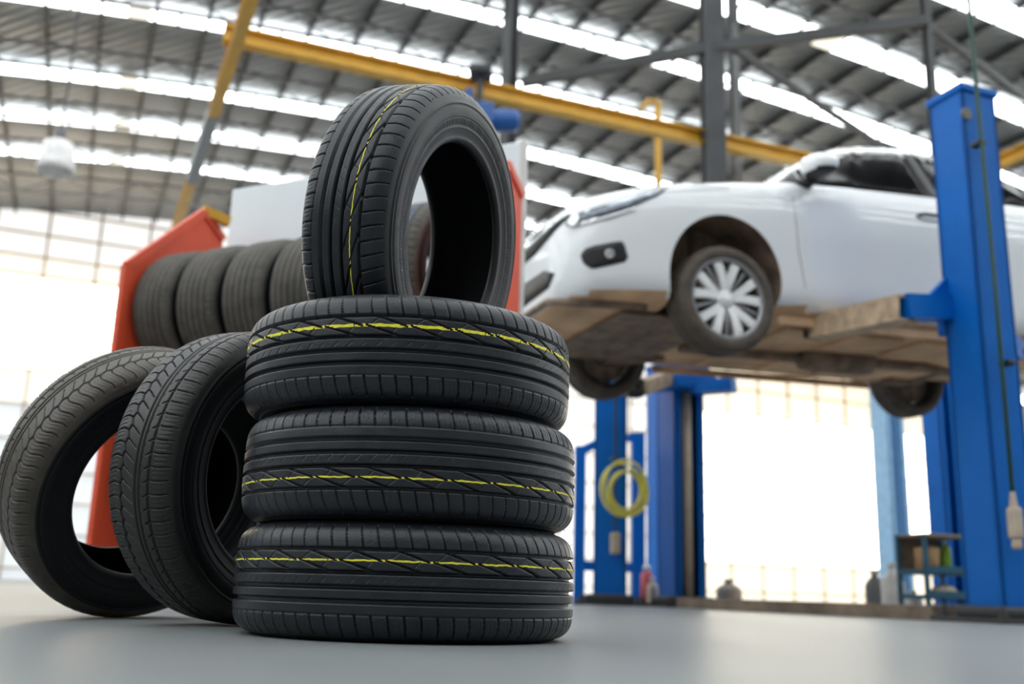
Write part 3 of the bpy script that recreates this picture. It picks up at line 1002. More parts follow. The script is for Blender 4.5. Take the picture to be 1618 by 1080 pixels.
# oily plate joining the two column feet
mb = MB()
pa, pb = npos - LL * .25 - LF * 0, fpos + LL * .30
mb.beam(pa + ZV * .036, pb + ZV * .036, .46, .072)
o = mb.build('floor_plate', M['plate'], origin=(pa + pb) / 2); tag(o, 'oily brown floor plate running between the two lift column feet', 'plate')
mb = MB()
pc, pd_ = npos + LL * .28 + LF * .3, npos + LL * .28 - LF * 1.3
# green pendant cord with its control box
cb = at(1604, 826, 4.93)
e = empty('pendant_control', Matrix.Translation(cb), 'beige pendant control hanging on a green cord by the near blue column', 'switch')
mb = MB(); mb.box((0, 0, 0), (.068, .055, .16), ch=.02); mb.box((0, 0, -.10), (.045, .045, .05), ch=.015); mb.build('control_box', M['beige_box'], e)
mb = MB(); mb.tube([(0, 0, .08), (0, 0, .15)], [.02, .011], 10); mb.build('cable_gland', M['beige_box'], e)
cs, ct = sv(cb)
mb = MB(); mb.tube([(0, 0, .1), (.004, 0, 1.2), (-.003, 0, 2.4), (0, 0, 4.2), (0, 0, roof_z(cs) - cb.z - .01)], .011, 8); mb.build('cord', M['green_cord'], e, True)
for px, py in ((1586, 575), (1541, 230)):
    p = at(px, py, 4.98)
    c = nm @ p
    mb = MB(); mb.box((c.x, c.y + .02, c.z), (.05, .07, .03), ch=.008); mb.build('cord_clip', M['black_plastic'], near)
mb = MB(); c = nm @ at(1529, 178, 5.0); mb.lathe([(0, 0), (.035, 0), (.035, .012), (0, .012)], 20, frame((c.x, NH, c.z), (1, 0, 0), z=(0, 1, 0))); o = mb.build('round_plate', M['grey_steel'], near)

# ------------------------------------------------------------------ neighbouring lift further back
bp_ = at(964, 940, 7.75)
back = lift_column(Vector((bp_.x, bp_.y, 0)), Vector((-.25, -.97, 0)).normalized() * -1, 2.75, 'blue lift column with a yellow hose coil beside the tire stack', .245)
back.matrix_world = frame(Vector((bp_.x, bp_.y, 0)), Vector((.97, -.12, 0)), z=ZV)
# turn its closed face to the camera
back.matrix_world = back.matrix_world @ Matrix.Rotation(math.pi, 4, 'Z')
hc = at(988, 775, 7.42)
e = empty('air_hose', Matrix.Translation(hc), 'yellow coiled air hose hanging on the blue column', 'hose')
mb = MB()
pts = []
for k in range(0, 24 * 5 + 1):
    a = 2 * math.pi * k / 24
    r = .135 + .030 * math.sin(a * .43 + .5) + .012 * math.sin(k * .05)
    pts.append((r * math.cos(a) + .018 * math.sin(a * .31), -.045 + .09 * (k / 120.0), 1.22 * r * math.sin(a) + .02 * math.sin(a * .5)))
mb.tube(pts, .0105, 7); mb.build('coil', M['hose_yellow'], e, True)
mb = MB(); mb.tube([(-.03, 0, .16), (-.05, .0, .21), (-.09, .02, .24), (-.10, .10, .24)], .010, 6); mb.build('hanger_hook', M['dark_steel'], e)
cb2 = at(972, 858, 7.56)
e = empty('pendant_control', Matrix.Translation(cb2), 'beige pendant control hanging below the yellow hose on the further blue column', 'switch')
mb = MB(); mb.box((0, 0, 0), (.075, .06, .16), ch=.02); mb.build('control_box', M['beige_box'], e)
mb = MB(); mb.tube([(0, 0, .08), (.0, .0, .9), (.002, .02, 1.35), (0, .18, 1.42)], .010, 6); mb.build('cord', M['cord'], e)

# blue steel frame standing behind that column
ff = at(905, 945, 8.6)
fe = empty('steel_frame', Matrix.Translation((0, 0, 0)), 'thin blue steel frame standing behind the further blue column', 'frame')
pA, pB, pC = at(914, 945, 8.5), at(1008, 945, 8.7), at(1008, 945, 8.7)
zt = at(1008, 684, 8.7).z; zt2 = at(914, 705, 8.5).z
base = Vector((pA.x, pA.y, 0)); fe.location = base
fB = Vector((pB.x, pB.y, 0)) - base
mb = MB(); mb.box((0, 0, zt2 / 2), (.09, .09, zt2)); mb.build('post', M['lift_blue'], fe)
mb = MB(); mb.box((fB.x, fB.y, zt / 2), (.11, .11, zt)); mb.build('post', M['lift_blue'], fe)
mb = MB(); mb.beam((0, 0, zt2 - .04), (fB.x * .5, fB.y * .5, zt - .06), .06, .07); mb.beam((fB.x * .5, fB.y * .5, zt - .06), (fB.x, fB.y, zt - .04), .06, .07); mb.build('top_rail', M['lift_blue'], fe)
mb = MB(); mb.beam((0, 0, .30), (fB.x, fB.y, .30), .07, .08); mb.build('bottom_rail', M['lift_blue'], fe)

# slim blue columns left of the far column and beyond the rear wheel, one glare-paled
def slim(px, Y, h, wd, label, mt=None):
    p = at(px, 940, Y)
    e = lift_column(Vector((p.x, p.y, 0)), UT, h, label, wd)
    if mt:
        for ch in e.children:
            if not ch.name.startswith(('base', 'anchor')): ch.data.materials[0] = mt
    return e
slim(1046, 10.5, 2.4, .22, 'slim blue lift column just left of the far open-channel column')
slim(1418, 13.5, 4.3, .30, 'distant blue column with glare-paled colour under the rear wheel of the car', M['glare_blue'])
slim(1503, 9.0, 3.0, .20, 'blue column half hidden just left of the near lift column')

# ------------------------------------------------------------------ clutter on the floor at the back
def cart():
    p = at(1480, 955, 6.3)
    mm = frame(Vector((p.x, p.y, 0)), Vector((.96, .28, 0)), z=ZV) @ Matrix.Scale(.8, 4)
    e = empty('tool_cart', mm, 'low teal tool cart with open shelves beside the near blue column', 'cart')
    mb = MB()
    for z in (.15, .33): mb.box((0, 0, z), (.42, .34, .035), ch=.006); mb.box((0, -.17, z + .02), (.42, .012, .05))
    mb.build('shelf_trays', M['teal_steel'], e)
    mb = MB(); mb.box((.0, 0, .60), (.40, .36, .025), ch=.006); mb.build('top_board', M['wood'], e)
    mb = MB(); mb.box((.0, .165, .47), (.38, .012, .24)); mb.build('back_panel', M['under_dark'], e)
    for sx in (-1, 1):
        for sy in (-1, 1):
            mb = MB(); mb.box((sx * .195, sy * .155, .33), (.03, .03, .56)); mb.build('post', M['teal_steel'], e)
            mb = MB(); mb.lathe([(0, -.015), (.03, -.015), (.035, -.008), (.035, .008), (.03, .015), (0, .015)], 16, frame((sx * .18, sy * .14, .035), (0, 0, 1), z=(1, 0, 0))); mb.build('caster', M['black_plastic'], e)
    return e, mm
cartE, cm = cart()
def lay(name, mm, dx, dy, z, label, cat, parts):
    e = empty(name, mm @ Matrix.Translation((dx, dy, z)), label, cat)
    for pn, mb, mt, sm in parts: mb.build(pn, mt, e, sm)
    return e
mb = MB(); mb.lathe([(0, 0), (.075, 0), (.085, .01), (.092, .16), (.088, .165), (.08, .02), (0, .015)], 28)
mb2 = MB(); mb2.tube([(.088, 0, .15), (.07, 0, .20), (0, 0, .225), (-.07, 0, .20), (-.088, 0, .15)], .004, 6)
lay('bucket', cm, -.09, -.04, .3475, 'tan bucket on the middle shelf of the teal cart', 'bucket', [('pail', mb, M['cardboard'], True), ('handle', mb2, M['dark_steel'], True)])
mb = MB(); mb.lathe([(0, 0), (.035, 0), (.038, .008), (.038, .15), (.03, .18), (.014, .19), (.014, .2), (0, .2)], 24); mb2 = MB(); mb2.lathe([(0, .2), (.017, .2), (.017, .225), (0, .225)], 16)
lay('bottle', cm, .09, -.03, .3475, 'green plastic bottle on the teal cart next to the tan bucket', 'bottle', [('body', mb, M['green_plastic'], True), ('cap', mb2, M['white_plastic'], True)])
mb = MB(); mb.lathe([(0, .0), (.09, .0), (.10, .03), (.07, .06), (.03, .075), (0, .075)], 20)
lay('rag_heap', cm, .03, -.05, .1675, 'pale crumpled rag on the bottom shelf of the teal cart', 'rag', [('cloth', mb, M['beige_box'], True)])
def jug(px, Y, h, r, label, material, name='bottle', cat='bottle'):
    p = at(px, 950, Y)
    mb = MB(); mb.lathe([(0, 0), (r * .92, 0), (r, .01), (r, h * .62), (r * .8, h * .74), (r * .34, h * .84), (r * .34, h * .93), (0, h * .93)], 24)
    mb2 = MB(); mb2.lathe([(0, h * .92), (r * .42, h * .92), (r * .42, h), (0, h)], 16)
    return lay(name, Matrix.Translation((p.x, p.y, 0)), 0, 0, 0, label, cat, [('body', mb, material, True), ('cap', mb2, M['white_plastic'], True)])
jug(1412, 7.0, .34, .075, 'tall white plastic bottle on the floor left of the teal cart', M['white_plastic'])
jug(1384, 7.3, .30, .07, 'grey plastic bottle on the floor beside the tall white one', M['grey_steel'])
jug(1443, 6.6, .16, .06, 'short white jar on the floor at the foot of the teal cart', M['white_plastic'])
jug(1031, 8.2, .22, .045, 'pale bottle on the floor between the two further blue columns', M['beige_box'])
jug(1152, 8.0, .22, .10, 'tan canister on the floor in front of the bright doorway', M['beige_box'], 'canister', 'canister')
p = at(1022, 905, 8.3)
mb = MB(); mb.lathe([(0, 0), (.05, 0), (.05, .24), (.02, .27), (0, .27)], 16); mb2 = MB(); mb2.lathe([(0, .27), (.03, .27), (.03, .31), (0, .31)], 12)
lay('spray_can', Matrix.Translation((p.x, p.y, 0)), 0, 0, 0, 'red spray can on the floor right of the further blue column', 'can', [('body', mb, M['board_red'], True), ('cap', mb2, M['white_plastic'], True)])

# ================================================================== THE WHITE CAR
def pchip(xs, ys):
    xs, ys = np.array(xs, float), np.array(ys, float)
    o = np.argsort(xs); xs, ys = xs[o], ys[o]
    h = np.diff(xs); dl = np.diff(ys) / h
    m_ = np.zeros(len(xs)); m_[0], m_[-1] = dl[0], dl[-1]
    for i in range(1, len(xs) - 1):
        if dl[i - 1] * dl[i] <= 0: m_[i] = 0
        else:
            w1, w2 = 2 * h[i] + h[i - 1], h[i] + 2 * h[i - 1]
            m_[i] = (w1 + w2) / (w1 / dl[i - 1] + w2 / dl[i])
    def f(x):
        x = np.clip(x, xs[0], xs[-1]); i = np.clip(np.searchsorted(xs, x) - 1, 0, len(xs) - 2)
        t = (x - xs[i]) / h[i]
        return ys[i] * (1 + 2 * t) * (1 - t) ** 2 + m_[i] * h[i] * t * (1 - t) ** 2 + ys[i + 1] * t * t * (3 - 2 * t) + m_[i + 1] * h[i] * t * t * (t - 1)
    return f
KX = [.885, .87, .83, .76, .64, .45, .20, -.10, -.35, -.60, -.85, -1.10, -1.60, -2.20, -2.60, -2.95, -3.20, -3.42, -3.52, -3.57]
T_W = [.42, .52, .635, .725, .785, .825, .845, .8475, .8475, .8475, .8475, .8475, .8475, .8475, .8475, .835, .81, .76, .70, .58]
T_Z0 = [.34, .24, .20, .185, .178, .172, .17, .17, .17, .17, .17, .17, .17, .17, .18, .20, .24, .30, .36, .48]
T_ZT = [.63, .685, .735, .785, .83, .875, .925, .975, 1.01, 1.165, 1.31, 1.415, 1.475, 1.43, 1.345, 1.215, 1.125, 1.10, 1.07, .95]
T_ZB = [.575, .615, .66, .705, .755, .81, .86, .905, .935, .95, .962, .975, .995, 1.025, 1.045, 1.055, 1.055, 1.04, 1.0, .90]
T_ZR = [.60, .66, .71, .76, .805, .85, .90, .95, .985, 1.125, 1.265, 1.365, 1.425, 1.38, 1.295, 1.175, 1.10, 1.075, 1.04, .93]
T_YR = [.30, .40, .49, .56, .61, .65, .67, .68, .69, .655, .61, .575, .56, .56, .565, .60, .64, .62, .56, .46]
fW, fZ0, fZT, fZB, fZR, fYR = [pchip(KX, t) for t in (T_W, T_Z0, T_ZT, T_ZB, T_ZR, T_YR)]
NRING = 45
def ring(x):
    w_, z0, zt, zb, zr, yr = [float(f(x)) for f in (fW, fZ0, fZT, fZB, fZR, fYR)]
    hh = zb - z0
    P = [(0, z0), (.55 * w_, z0), (.84 * w_, z0 + .012), (.945 * w_, z0 + .06), (.975 * w_, z0 + .13), (.99 * w_, z0 + .45 * hh), (w_, z0 + .64 * hh), (.992 * w_, z0 + .84 * hh),
         (.962 * w_, zb - .012), (.925 * w_, zb + .02 * (zr > zb + .06) + .008)]
    yb = .925 * w_
    yr = min(yr, yb * .985)
    P += [(yb + (yr - yb) * .52, zb + (zr - zb) * .56 + .006), (yr, zr), (yr * .86, zr + (zt - zr) * .55), (yr * .5, zr + (zt - zr) * .90), (0, zt)]
    C, _ = cr_curve(P, NRING)
    C[0, 0] = 0; C[-1, 0] = 0
    C[:, 0] = np.maximum(C[:, 0], 0)
    return C
NX = 150
xs_ = np.concatenate([np.linspace(.885, .60, 34), np.linspace(.585, -3.3, 150), np.linspace(-3.32, -3.57, 22)])
rings = [ring(x) for x in xs_]
vs, fs = [], []
n2 = 2 * NRING - 2
for x, C in zip(xs_, rings):
    L = [(x, y, z) for y, z in C]
    Rr = [(x, -y, z) for y, z in C[1:-1][::-1]]
    vs += L + Rr
for i in range(len(xs_) - 1):
    for j in range(n2):
        j2 = (j + 1) % n2
        fs.append((i * n2 + j, i * n2 + j2, (i + 1) * n2 + j2, (i + 1) * n2 + j))
fs.append(tuple(range(n2))); fs.append(tuple((len(xs_) - 1) * n2 + j for j in range(n2))[::-1])
body_me = bpy.data.meshes.new('body')
body_me.from_pydata(vs, [], fs); body_me.update()
bm = bmesh.new(); bm.from_mesh(body_me); bmesh.ops.recalc_face_normals(bm, faces=bm.faces); bm.to_mesh(body_me)
BVH = BVHTree.FromBMesh(bm); bm.free()
for mt in (M['paint'], M['under'], M['under_dark']): body_me.materials.append(mt)
for p in body_me.polygons:
    c = p.center
    if p.normal.z < -.75 and c.z < float(fZ0(c.x)) + .06: p.material_index = 1
car = empty('car', CARM, 'white sedan raised on the blue lift with muddy underside showing', 'car')
body = link_mesh('body', body_me, None, car, True)
# wheel housings: cut with cylinders, the cut faces are the dark muddy liner
ARCH = [(0.0, .335, .352), (-2.6, .335, .352)]
cut_me = MB()
for ax, az_, ar in ARCH:
    for sg in (-1, 1):
        y0, y1 = sorted((sg * .53, sg * 1.05))
        cut_me.prism([(ax + ar * math.cos(2 * math.pi * k / 56), az_ + ar * math.sin(2 * math.pi * k / 56)) for k in range(56)], 'y', y0, y1)
cutter = cut_me.build('cutter', M['under_dark'])
cutter.data.materials.clear()
for mt in (M['paint'], M['under'], M['under_dark']): cutter.data.materials.append(mt)
for p in cutter.data.polygons: p.material_index = 2
cutter.matrix_world = CARM
bpy.context.view_layer.update()
md = body.modifiers.new('arches', 'BOOLEAN'); md.object = cutter; md.operation = 'DIFFERENCE'; md.solver = 'EXACT'
dg = bpy.context.evaluated_depsgraph_get()
new_me = bpy.data.meshes.new_from_object(body.evaluated_get(dg))
body.modifiers.clear(); body.data = new_me
bpy.data.objects.remove(cutter)
new_me.polygons.foreach_set('use_smooth', [True] * len(new_me.polygons))
try: new_me.set_sharp_from_angle(angle=math.radians(35))
except Exception: pass

CI = CARM.inverted()
def bary_fill(poly, step):
    """triangulated fill of a 2D outline with interior points"""
    bm = bmesh.new()
    pts = []
    for i in range(len(poly)):
        a, b = Vector(poly[i]), Vector(poly[(i + 1) % len(poly)])
        k = max(1, int((b - a).length / step))
        pts += [a + (b - a) * j / k for j in range(k)]
    vs_ = [bm.verts.new((p.x, p.y, 0)) for p in pts]
    f = bm.faces.new(vs_)
    bmesh.ops.triangulate(bm, faces=[f])
    for _ in range(3):
        lg = [e for e in bm.edges if e.calc_length() > step * 1.5]
        if not lg: break
        bmesh.ops.subdivide_edges(bm, edges=lg, cuts=1)
        bmesh.ops.triangulate(bm, faces=[f for f in bm.faces if len(f.verts) > 3])
        bmesh.ops.beautify_fill(bm, faces=bm.faces, edges=bm.edges)
    bm.verts.index_update()
    V_ = [(v.co.x, v.co.y) for v in bm.verts]; F_ = [tuple(v.index for v in f.verts) for f in bm.faces]
    bm.free()
    return V_, F_
def round_poly(poly, it=2):
    for _ in range(it):
        out = []
        for i in range(len(poly)):
            a, b = poly[i], poly[(i + 1) % len(poly)]
            out += [(a[0] * .8 + b[0] * .2, a[1] * .8 + b[1] * .2), (a[0] * .2 + b[0] * .8, a[1] * .2 + b[1] * .8)]
        poly = out
    return poly
def wrap_panel(name, poly, project, off, material, th=.006, step=.03, mirror=True, parent=None, sides=(1, -1)):
    V_, F_ = bary_fill(poly, step)
    outs = []
    hit = []
    for u, v in V_:
        h = project(u, v)
        hit.append(h)
    for sg in sides:
        bm = bmesh.new()
        top, bot = [], []
        for p, nrm in hit:
            q = p + nrm * off; r_ = p + nrm * (off - th)
            top.append(bm.verts.new((q.x, q.y * sg, q.z))); bot.append(bm.verts.new((r_.x, r_.y * sg, r_.z)))
        ec = {}
        for f in F_:
            try: bm.faces.new([top[i] for i in f]); bm.faces.new([bot[i] for i in f][::-1])
            except ValueError: pass
            for i in range(len(f)):
                k = tuple(sorted((f[i], f[(i + 1) % len(f)]))); ec[k] = ec.get(k, 0) + 1
        for (a, b), c_ in ec.items():
            if c_ == 1:
                try: bm.faces.new([top[a], top[b], bot[b], bot[a]])
                except ValueError: pass
        bmesh.ops.recalc_face_normals(bm, faces=bm.faces)
        me = bpy.data.meshes.new(name); bm.to_mesh(me); bm.free()
        outs.append(link_mesh(name, me, material, parent or car, True))
        if not mirror: break
    return outs
def from_side(x, z):
    h = BVH.ray_cast(Vector((x, 3, z)), Vector((0, -1, 0)))
    if h[0] is None: h = BVH.find_nearest(Vector((x, .8, z)))
    return h[0], h[1]
camL = CI @ CAM_P
def from_pix(px, py):
    d = (CI.to_3x3() @ ray(px, py)).normalized()
    h = BVH.ray_cast(camL, d)
    if h[0] is None:
        t = (Vector((.3, .5, .5)) - camL).dot(d); h = BVH.find_nearest(camL + d * t)
    return h[0], h[1]
def from_front(y, z):
    h = BVH.ray_cast(Vector((3, y, z)), Vector((-1, 0, 0)))
    if h[0] is None: h = BVH.find_nearest(Vector((.85, y, z)))
    return h[0], h[1]

# side windows follow the band between belt line and roof rail
def band_pt(x, t):
    zb, zr = float(fZB(x)) + .028, float(fZR(x)) - .022
    return (x, zb + (zr - zb) * t)
def window(xa, xb, ta, tb, name='side_window'):
    lo = [band_pt(x, 0.0) for x in np.linspace(xa, xb, 12)]
    hi = [band_pt(x, t) for x, t in zip(np.linspace(xb, xa, 12), np.linspace(tb, ta, 12))]
    return wrap_panel(name, lo + hi, from_side, .004, M['glass'], .006, .06)
window(-.60, -1.515, .96, 1.0)
window(-1.60, -2.42, 1.0, 1.0)
window(-2.49, -2.90, 1.0, .75, 'quarter_window')
wrap_panel('door_corner', [band_pt(-.40, 0), band_pt(-.585, 0), band_pt(-.585, .96), band_pt(-.47, .75)], from_side, .004, M['black_plastic'], .006, .05)
for (xa, xb) in ((-1.515, -1.60), (-2.42, -2.49)):
    wrap_panel('window_pillar', [band_pt(xa, 0), band_pt(xb, 0), band_pt(xb, 1), band_pt(xa, 1)], from_side, .0035, M['black_plastic'], .006, .06)
# windscreen and rear window
def from_top(x, y):
    h = BVH.ray_cast(Vector((x, y, 3)), Vector((0, 0, -1))); return h[0], h[1]
wrap_panel('windscreen', [(-.40, -.58), (-.36, 0), (-.40, .58), (-.75, .56), (-1.06, .50), (-1.10, 0), (-1.06, -.50), (-.75, -.56)], from_top, .004, M['glass'], .006, .08, False)
wrap_panel('rear_window', [(-2.50, -.48), (-2.46, 0), (-2.50, .48), (-3.0, .52), (-3.10, 0), (-3.0, -.52)], from_top, .004, M['glass'], .006, .08, False)

# front: lamps, grille, intakes — outlines follow the photographed face of the car, mirrored for the other side
hl = [(893, 356), (905, 340), (950, 326), (1000, 312), (1056, 297), (1040, 309), (1000, 327), (960, 340), (915, 353), (900, 360)]
lamps = wrap_panel('headlight', hl, from_pix, .006, M['lamp_lens'], .012, 9)
drl = [(897, 357), (960, 341), (1000, 328), (1004, 331), (960, 346), (905, 360)]
for o_, sg in zip(lamps, (1, -1)):
    wrap_panel('light_strip', drl, from_pix, .009, M['chrome'], .01, 9, False, o_, (sg,))
    for px, py in ((910, 349),):
        p, nn = from_pix(px, py); p = p + nn * .012
        mb = MB(); mb.lathe([(0, 0), (.032, 0), (.036, .012), (.026, .006), (0, .010)], 20, frame((p.x, p.y * sg, p.z), Vector((nn.x, nn.y * sg, nn.z)).cross(Vector((0, .3, 1))), z=Vector((nn.x, nn.y * sg, nn.z))))
        mb.build('projector_lens', M['chrome'], o_, True)
fog = round_poly([(917, 402), (928, 390), (980, 380), (986, 384), (994, 412), (960, 420), (934, 425), (922, 416)], 1)
fogs = wrap_panel('fog_lamp_pocket', fog, from_pix, .004, M['black_plastic'], .010, 8)
for o_, sg in zip(fogs, (1, -1)):
    p, nn = from_pix(963, 402); p = p + nn * .008
    nn = Vector((nn.x, nn.y * sg, nn.z))
    mb = MB(); mb.lathe([(0, 0), (.02, 0), (.026, .010), (.022, .012), (.012, .007), (0, .008)], 20, frame((p.x, p.y * sg, p.z), nn.cross(Vector((0, .3, 1))), z=nn)); mb.build('fog_lamp', M['chrome'], o_, True)
grille = [(-.62, .655), (-.40, .575), (-.2, .545), (0, .54), (.2, .545), (.40, .575), (.62, .655), (.50, .672), (.3, .675), (0, .68), (-.3, .675), (-.50, .672)]
wrap_panel('grille', grille, from_front, .006, M['black_plastic'], .012, .05, False)
wing = [(-.60, .668), (-.40, .622), (-.2, .605), (0, .60), (.2, .605), (.40, .622), (.60, .668), (.40, .655), (.2, .645), (0, .642), (-.2, .645), (-.40, .655)]
g = wrap_panel('chrome_wing', wing, from_front, .016, M['chrome'], .014, .05, False)[0]; g['label'] = 'chrome bar across the grille'
low_in = [(-.48, .365), (-.40, .30), (0, .285), (.40, .30), (.48, .365), (.36, .41), (0, .42), (-.36, .41)]
wrap_panel('lower_intake', low_in, from_front, .006, M['black_plastic'], .012, .05, False)
mb = MB(); mb.box((.865, 0, .475), (.02, .42, .10), ch=.008); mb.build('number_plate', M['white_plastic'], car)
# dark lip under the bumper
mb = MB()
lipp = [Vector((float(x), float(fW(x)) * .80, float(fZ0(x)) - .004)) for x in np.linspace(.42, .84, 12)]
lipp = lipp + [Vector((.868, y, .232)) for y in np.linspace(.36, -.36, 7)] + [Vector((p.x, -p.y, p.z)) for p in lipp[::-1]]
mb.tube(lipp, .022, 8); mb.build('bumper_lip', M['under_dark'], car, True)

# door lines, handles, mirrors, sill
def seam(pts, wd=.0035, sides=(1, -1)):
    for i in range(len(pts) - 1):
        pass
    poly = [(x - wd / 2, z) for x, z in pts] + [(x + wd / 2, z) for x, z in pts[::-1]]
    wrap_panel('door_seam', poly, from_side, .0012, M['black_plastic'], .004, .06)
seam([(-.47, .93), (-.46, .78), (-.47, .55), (-.52, .27)])
seam([(-1.56, .99), (-1.56, .7), (-1.57, .27)])
seam([(-2.47, 1.02), (-2.44, .85), (-2.36, .66), (-2.24, .55)])
for x in (-1.46, -2.32):
    for sg in (1, -1):
        p, nn = from_side(x, .86)
        mb = MB(); mb.tube([(x + .10, p.y * sg, .862), (x + .08, (p.y + .028) * sg, .865), (x - .08, (p.y + .028) * sg, .868), (x - .10, p.y * sg, .868)], .012, 8); mb.build('door_handle', M['black_plastic'], car, True)
for sg in (1, -1):
    p, nn = from_side(-.56, .985)
    mb = MB()
    bmx_ = bmesh.new(); bmesh.ops.create_uvsphere(bmx_, u_segments=28, v_segments=16, radius=1)
    mv, mf = [], []
    for v in bmx_.verts:
        x, y, z = v.co
        yy = .125 * np.sign(y) * abs(y) ** .75
        xx = .10 * (np.sign(x) * abs(x) ** .8) * (1.0 if x > 0 else .55)
        zz = .070 * np.sign(z) * abs(z) ** .75 * (1 - .18 * y)
        mv.append((-.60 + xx, (p.y + .155 + yy) * sg, 1.035 + zz - .02 * y))
    bmx_.verts.index_update(); mf = [tuple(v.index for v in f.verts) for f in bmx_.faces]; bmx_.free()
    up_f = [f for f in mf if sum(mv[i][2] for i in f) / len(f) > .99]; dn_f = [f for f in mf if f not in set(up_f)]
    mb.add(mv, up_f); mo = mb.build('wing_mirror', M['paint'], car, True)
    mb = MB(); mb.add(mv, dn_f); mb.tube([(-.60, (p.y + .10) * sg, .99), (-.57, (p.y - .01) * sg, .965)], [.035, .045], 10); mb.build('mirror_base', M['black_plastic'], mo, True)
# sill flanges, underbody pieces
for sg in (1, -1):
    mb = MB(); mb.box((-1.30, sg * .735, .155), (1.85, .012, .05)); mb.build('sill_flange', M['under'], car)
mb = MB(); mb.box((0.0, 0, .165), (.34, 1.0, .06), ch=.02); mb.box((.42, 0, .165), (.12, .95, .05), ch=.02); mb.build('subframe', M['under_dark'], car)
for sg in (1, -1):
    mb = MB(); mb.prism([(-.28, .38 * sg), (.10, .38 * sg), (.05, .66 * sg), (-.05, .66 * sg)], 'z', .13, .165); mb.build('control_arm', M['under_dark'], car)
    mb = MB(); mb.tube([(0, .55 * sg, .24), (0, .53 * sg, .75)], .035, 10); mb.tube([(0, .53 * sg, .42), (0, .53 * sg, .66)], .06, 12); mb.build('strut', M['under_dark'], car)
    mb = MB(); mb.beam((-2.2, .5 * sg, .16), (-2.6, .62 * sg, .20), .09, .08); mb.build('trailing_arm', M['under_dark'], car)
mb = MB(); mb.tube([(-2.45, .55, .20), (-2.45, -.55, .20)], .05, 10); mb.build('torsion_beam', M['under_dark'], car)
ex = MB(); ex.tube([(-.2, -.05, .14), (-.6, -.02, .13), (-1.5, 0, .13), (-2.1, .0, .14), (-2.35, -.1, .15), (-2.9, -.25, .19)], .03, 10)
ex.lathe([(0, -.28), (.075, -.27), (.085, -.2), (.085, .2), (.075, .27), (0, .28)], 20, frame((-1.35, 0, .135), (0, 0, 1), z=(1, 0, 0))); ex.build('exhaust', M['under_dark'], car, True)
for x in (-.75, -1.25, -1.75):
    for sg in (1, -1):
        mb = MB(); mb.box((x, .36 * sg, .163), (.36, .40, .022), ch=.008); mb.build('floor_rib', M['under'], car)
mb = MB(); mb.box((.30, 0, .155), (.42, 1.15, .015), ch=.005); mb.build('undertray', M['under_dark'], car)

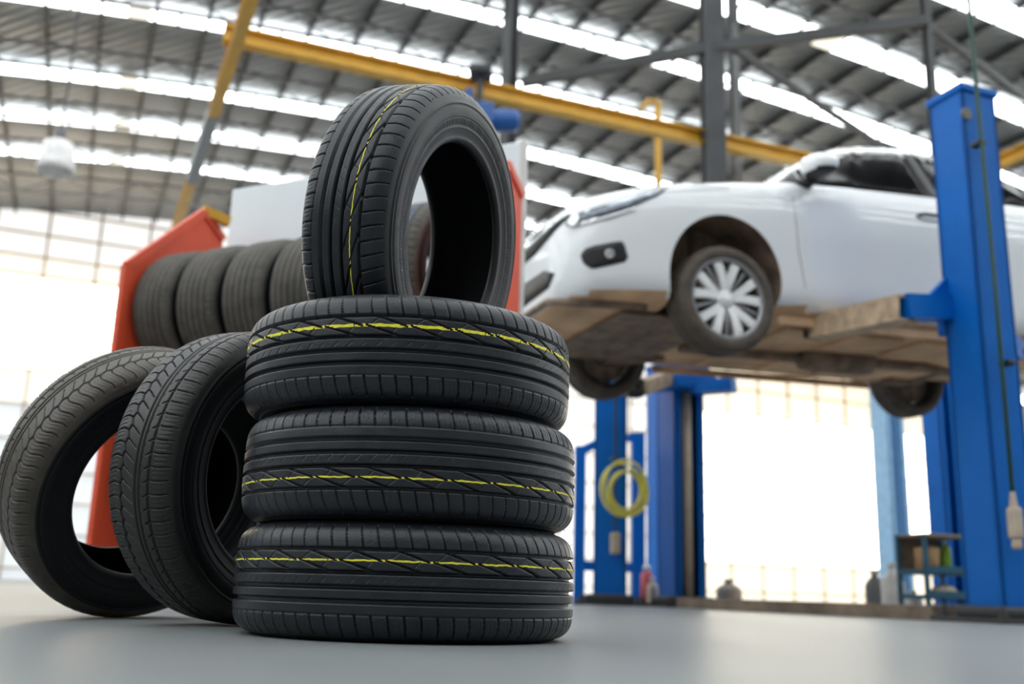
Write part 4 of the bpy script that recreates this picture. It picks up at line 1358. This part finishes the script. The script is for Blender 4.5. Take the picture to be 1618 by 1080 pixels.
# wheels: muddy tyre, ten white spoke arms in five pairs with grey spokes between
WR, WW = .302, .195
def wheel(x, sg, z, steer=0.0):
    t = MB()
    prof = [(.226, -.085), (.232, -.093), (.248, -.099), (.27, -.0985), (.288, -.088), (.298, -.072), (.302, -.055), (.302, -.034), (.296, -.033), (.296, -.027), (.302, -.026), (.302, -.004), (.296, -.003), (.296, .003), (.302, .004), (.302, .026), (.296, .027), (.296, .033), (.302, .034), (.302, .055), (.298, .072), (.288, .088), (.27, .0985), (.248, .099), (.232, .093), (.226, .085)]
    WM = frame((x, .745 * sg, z), (1, 0, 0), z=(0, sg, 0)) @ Matrix.Rotation(steer, 4, 'Y')
    w_ = empty('wheel_tmp', Matrix.Identity(4)) if False else None
    t.lathe(prof, 64)
    o = t.build('wheel', M['car_rubber'], car, True); o.matrix_local = WM
    mb = MB(); mb.lathe([(.228, -.085), (.218, -.080), (.200, -.055), (.195, .02), (.208, .070)], 56); mb.build('rim_barrel', M['barrel'], o, True)
    mb = MB(); mb.lathe([(.208, .070), (.216, .086), (.230, .088), (.230, .080), (.214, .066)], 56); mb.build('rim', M['alloy_grey'], o, True)
    def arm_(a0, a1, w0, w1, zz, mt, nm, bow=0.0):
        # spoke from hub (r .045, angle a0) out to the rim (r .195, angle a1)
        mb = MB(); L_, R_ = [], []
        N = 9
        pts = []
        for k in range(N):
            u = k / (N - 1); r = .042 + (.219 - .042) * u
            a = a0 + (a1 - a0) * (u ** .55)
            pts.append(Vector((r * math.cos(a), r * math.sin(a))))
        for k in range(N):
            d = (pts[min(k + 1, N - 1)] - pts[max(k - 1, 0)]).normalized(); nn = Vector((-d.y, d.x)); ww = w0 + (w1 - w0) * k / (N - 1)
            L_.append(pts[k] + nn * ww / 2); R_.append(pts[k] - nn * ww / 2)
        vs_, fs_ = [], []
        for k in range(N):
            u = k / (N - 1); zt = zz + .028 * (4 * u * (1 - u)) ** .7 * .5 + .018 * u
            for P_, dz in ((L_[k], 0), (R_[k], 0), (R_[k], -.03), (L_[k], -.03)): vs_.append((P_.x, P_.y, zt + dz))
        for k in range(N - 1):
            for j in range(4): fs_.append((k * 4 + j, k * 4 + (j + 1) % 4, k * 4 + 4 + (j + 1) % 4, k * 4 + 4 + j))
        fs_ += [(0, 1, 2, 3), tuple(4 * (N - 1) + j for j in (3, 2, 1, 0))]
        mb.add(vs_, fs_); mb.build(nm, mt, o)
    for q in range(5):
        c0 = math.radians(88 + 72 * q) * 1.0
        for s2 in (-1, 1):
            arm_(c0 + s2 * math.radians(31), c0 + s2 * math.radians(19.5), .036, .052, .052, M['alloy'], 'spoke')
        arm_(c0, c0, .014, .020, .040, M['alloy_grey'], 'inner_spoke')
    mb = MB(); mb.lathe([(0, .078), (.024, .077), (.03, .068), (.052, .060), (.056, .03), (0, .03)], 28); mb.build('hub_cap', M['alloy'], o, True)
    mb = MB(); mb.lathe([(0, -.02), (.185, -.02), (.185, .0), (.06, .0), (.06, .03), (0, .03)], 36); mb.build('brake_disc', M['under_dark'], o, True)  # disc oversized to block backlight between the spokes
    mb = MB(); mb.lathe([(0, -.09), (.05, -.09), (.075, -.06), (.08, -.02), (0, -.02)], 24); mb.build('hub_carrier', M['under_dark'], o, True)
    return o
DROOP = .085
for x in (0, -2.6):
    for sg in (1, -1): wheel(x, sg, .302 - (DROOP if x == 0 else .07), 0)
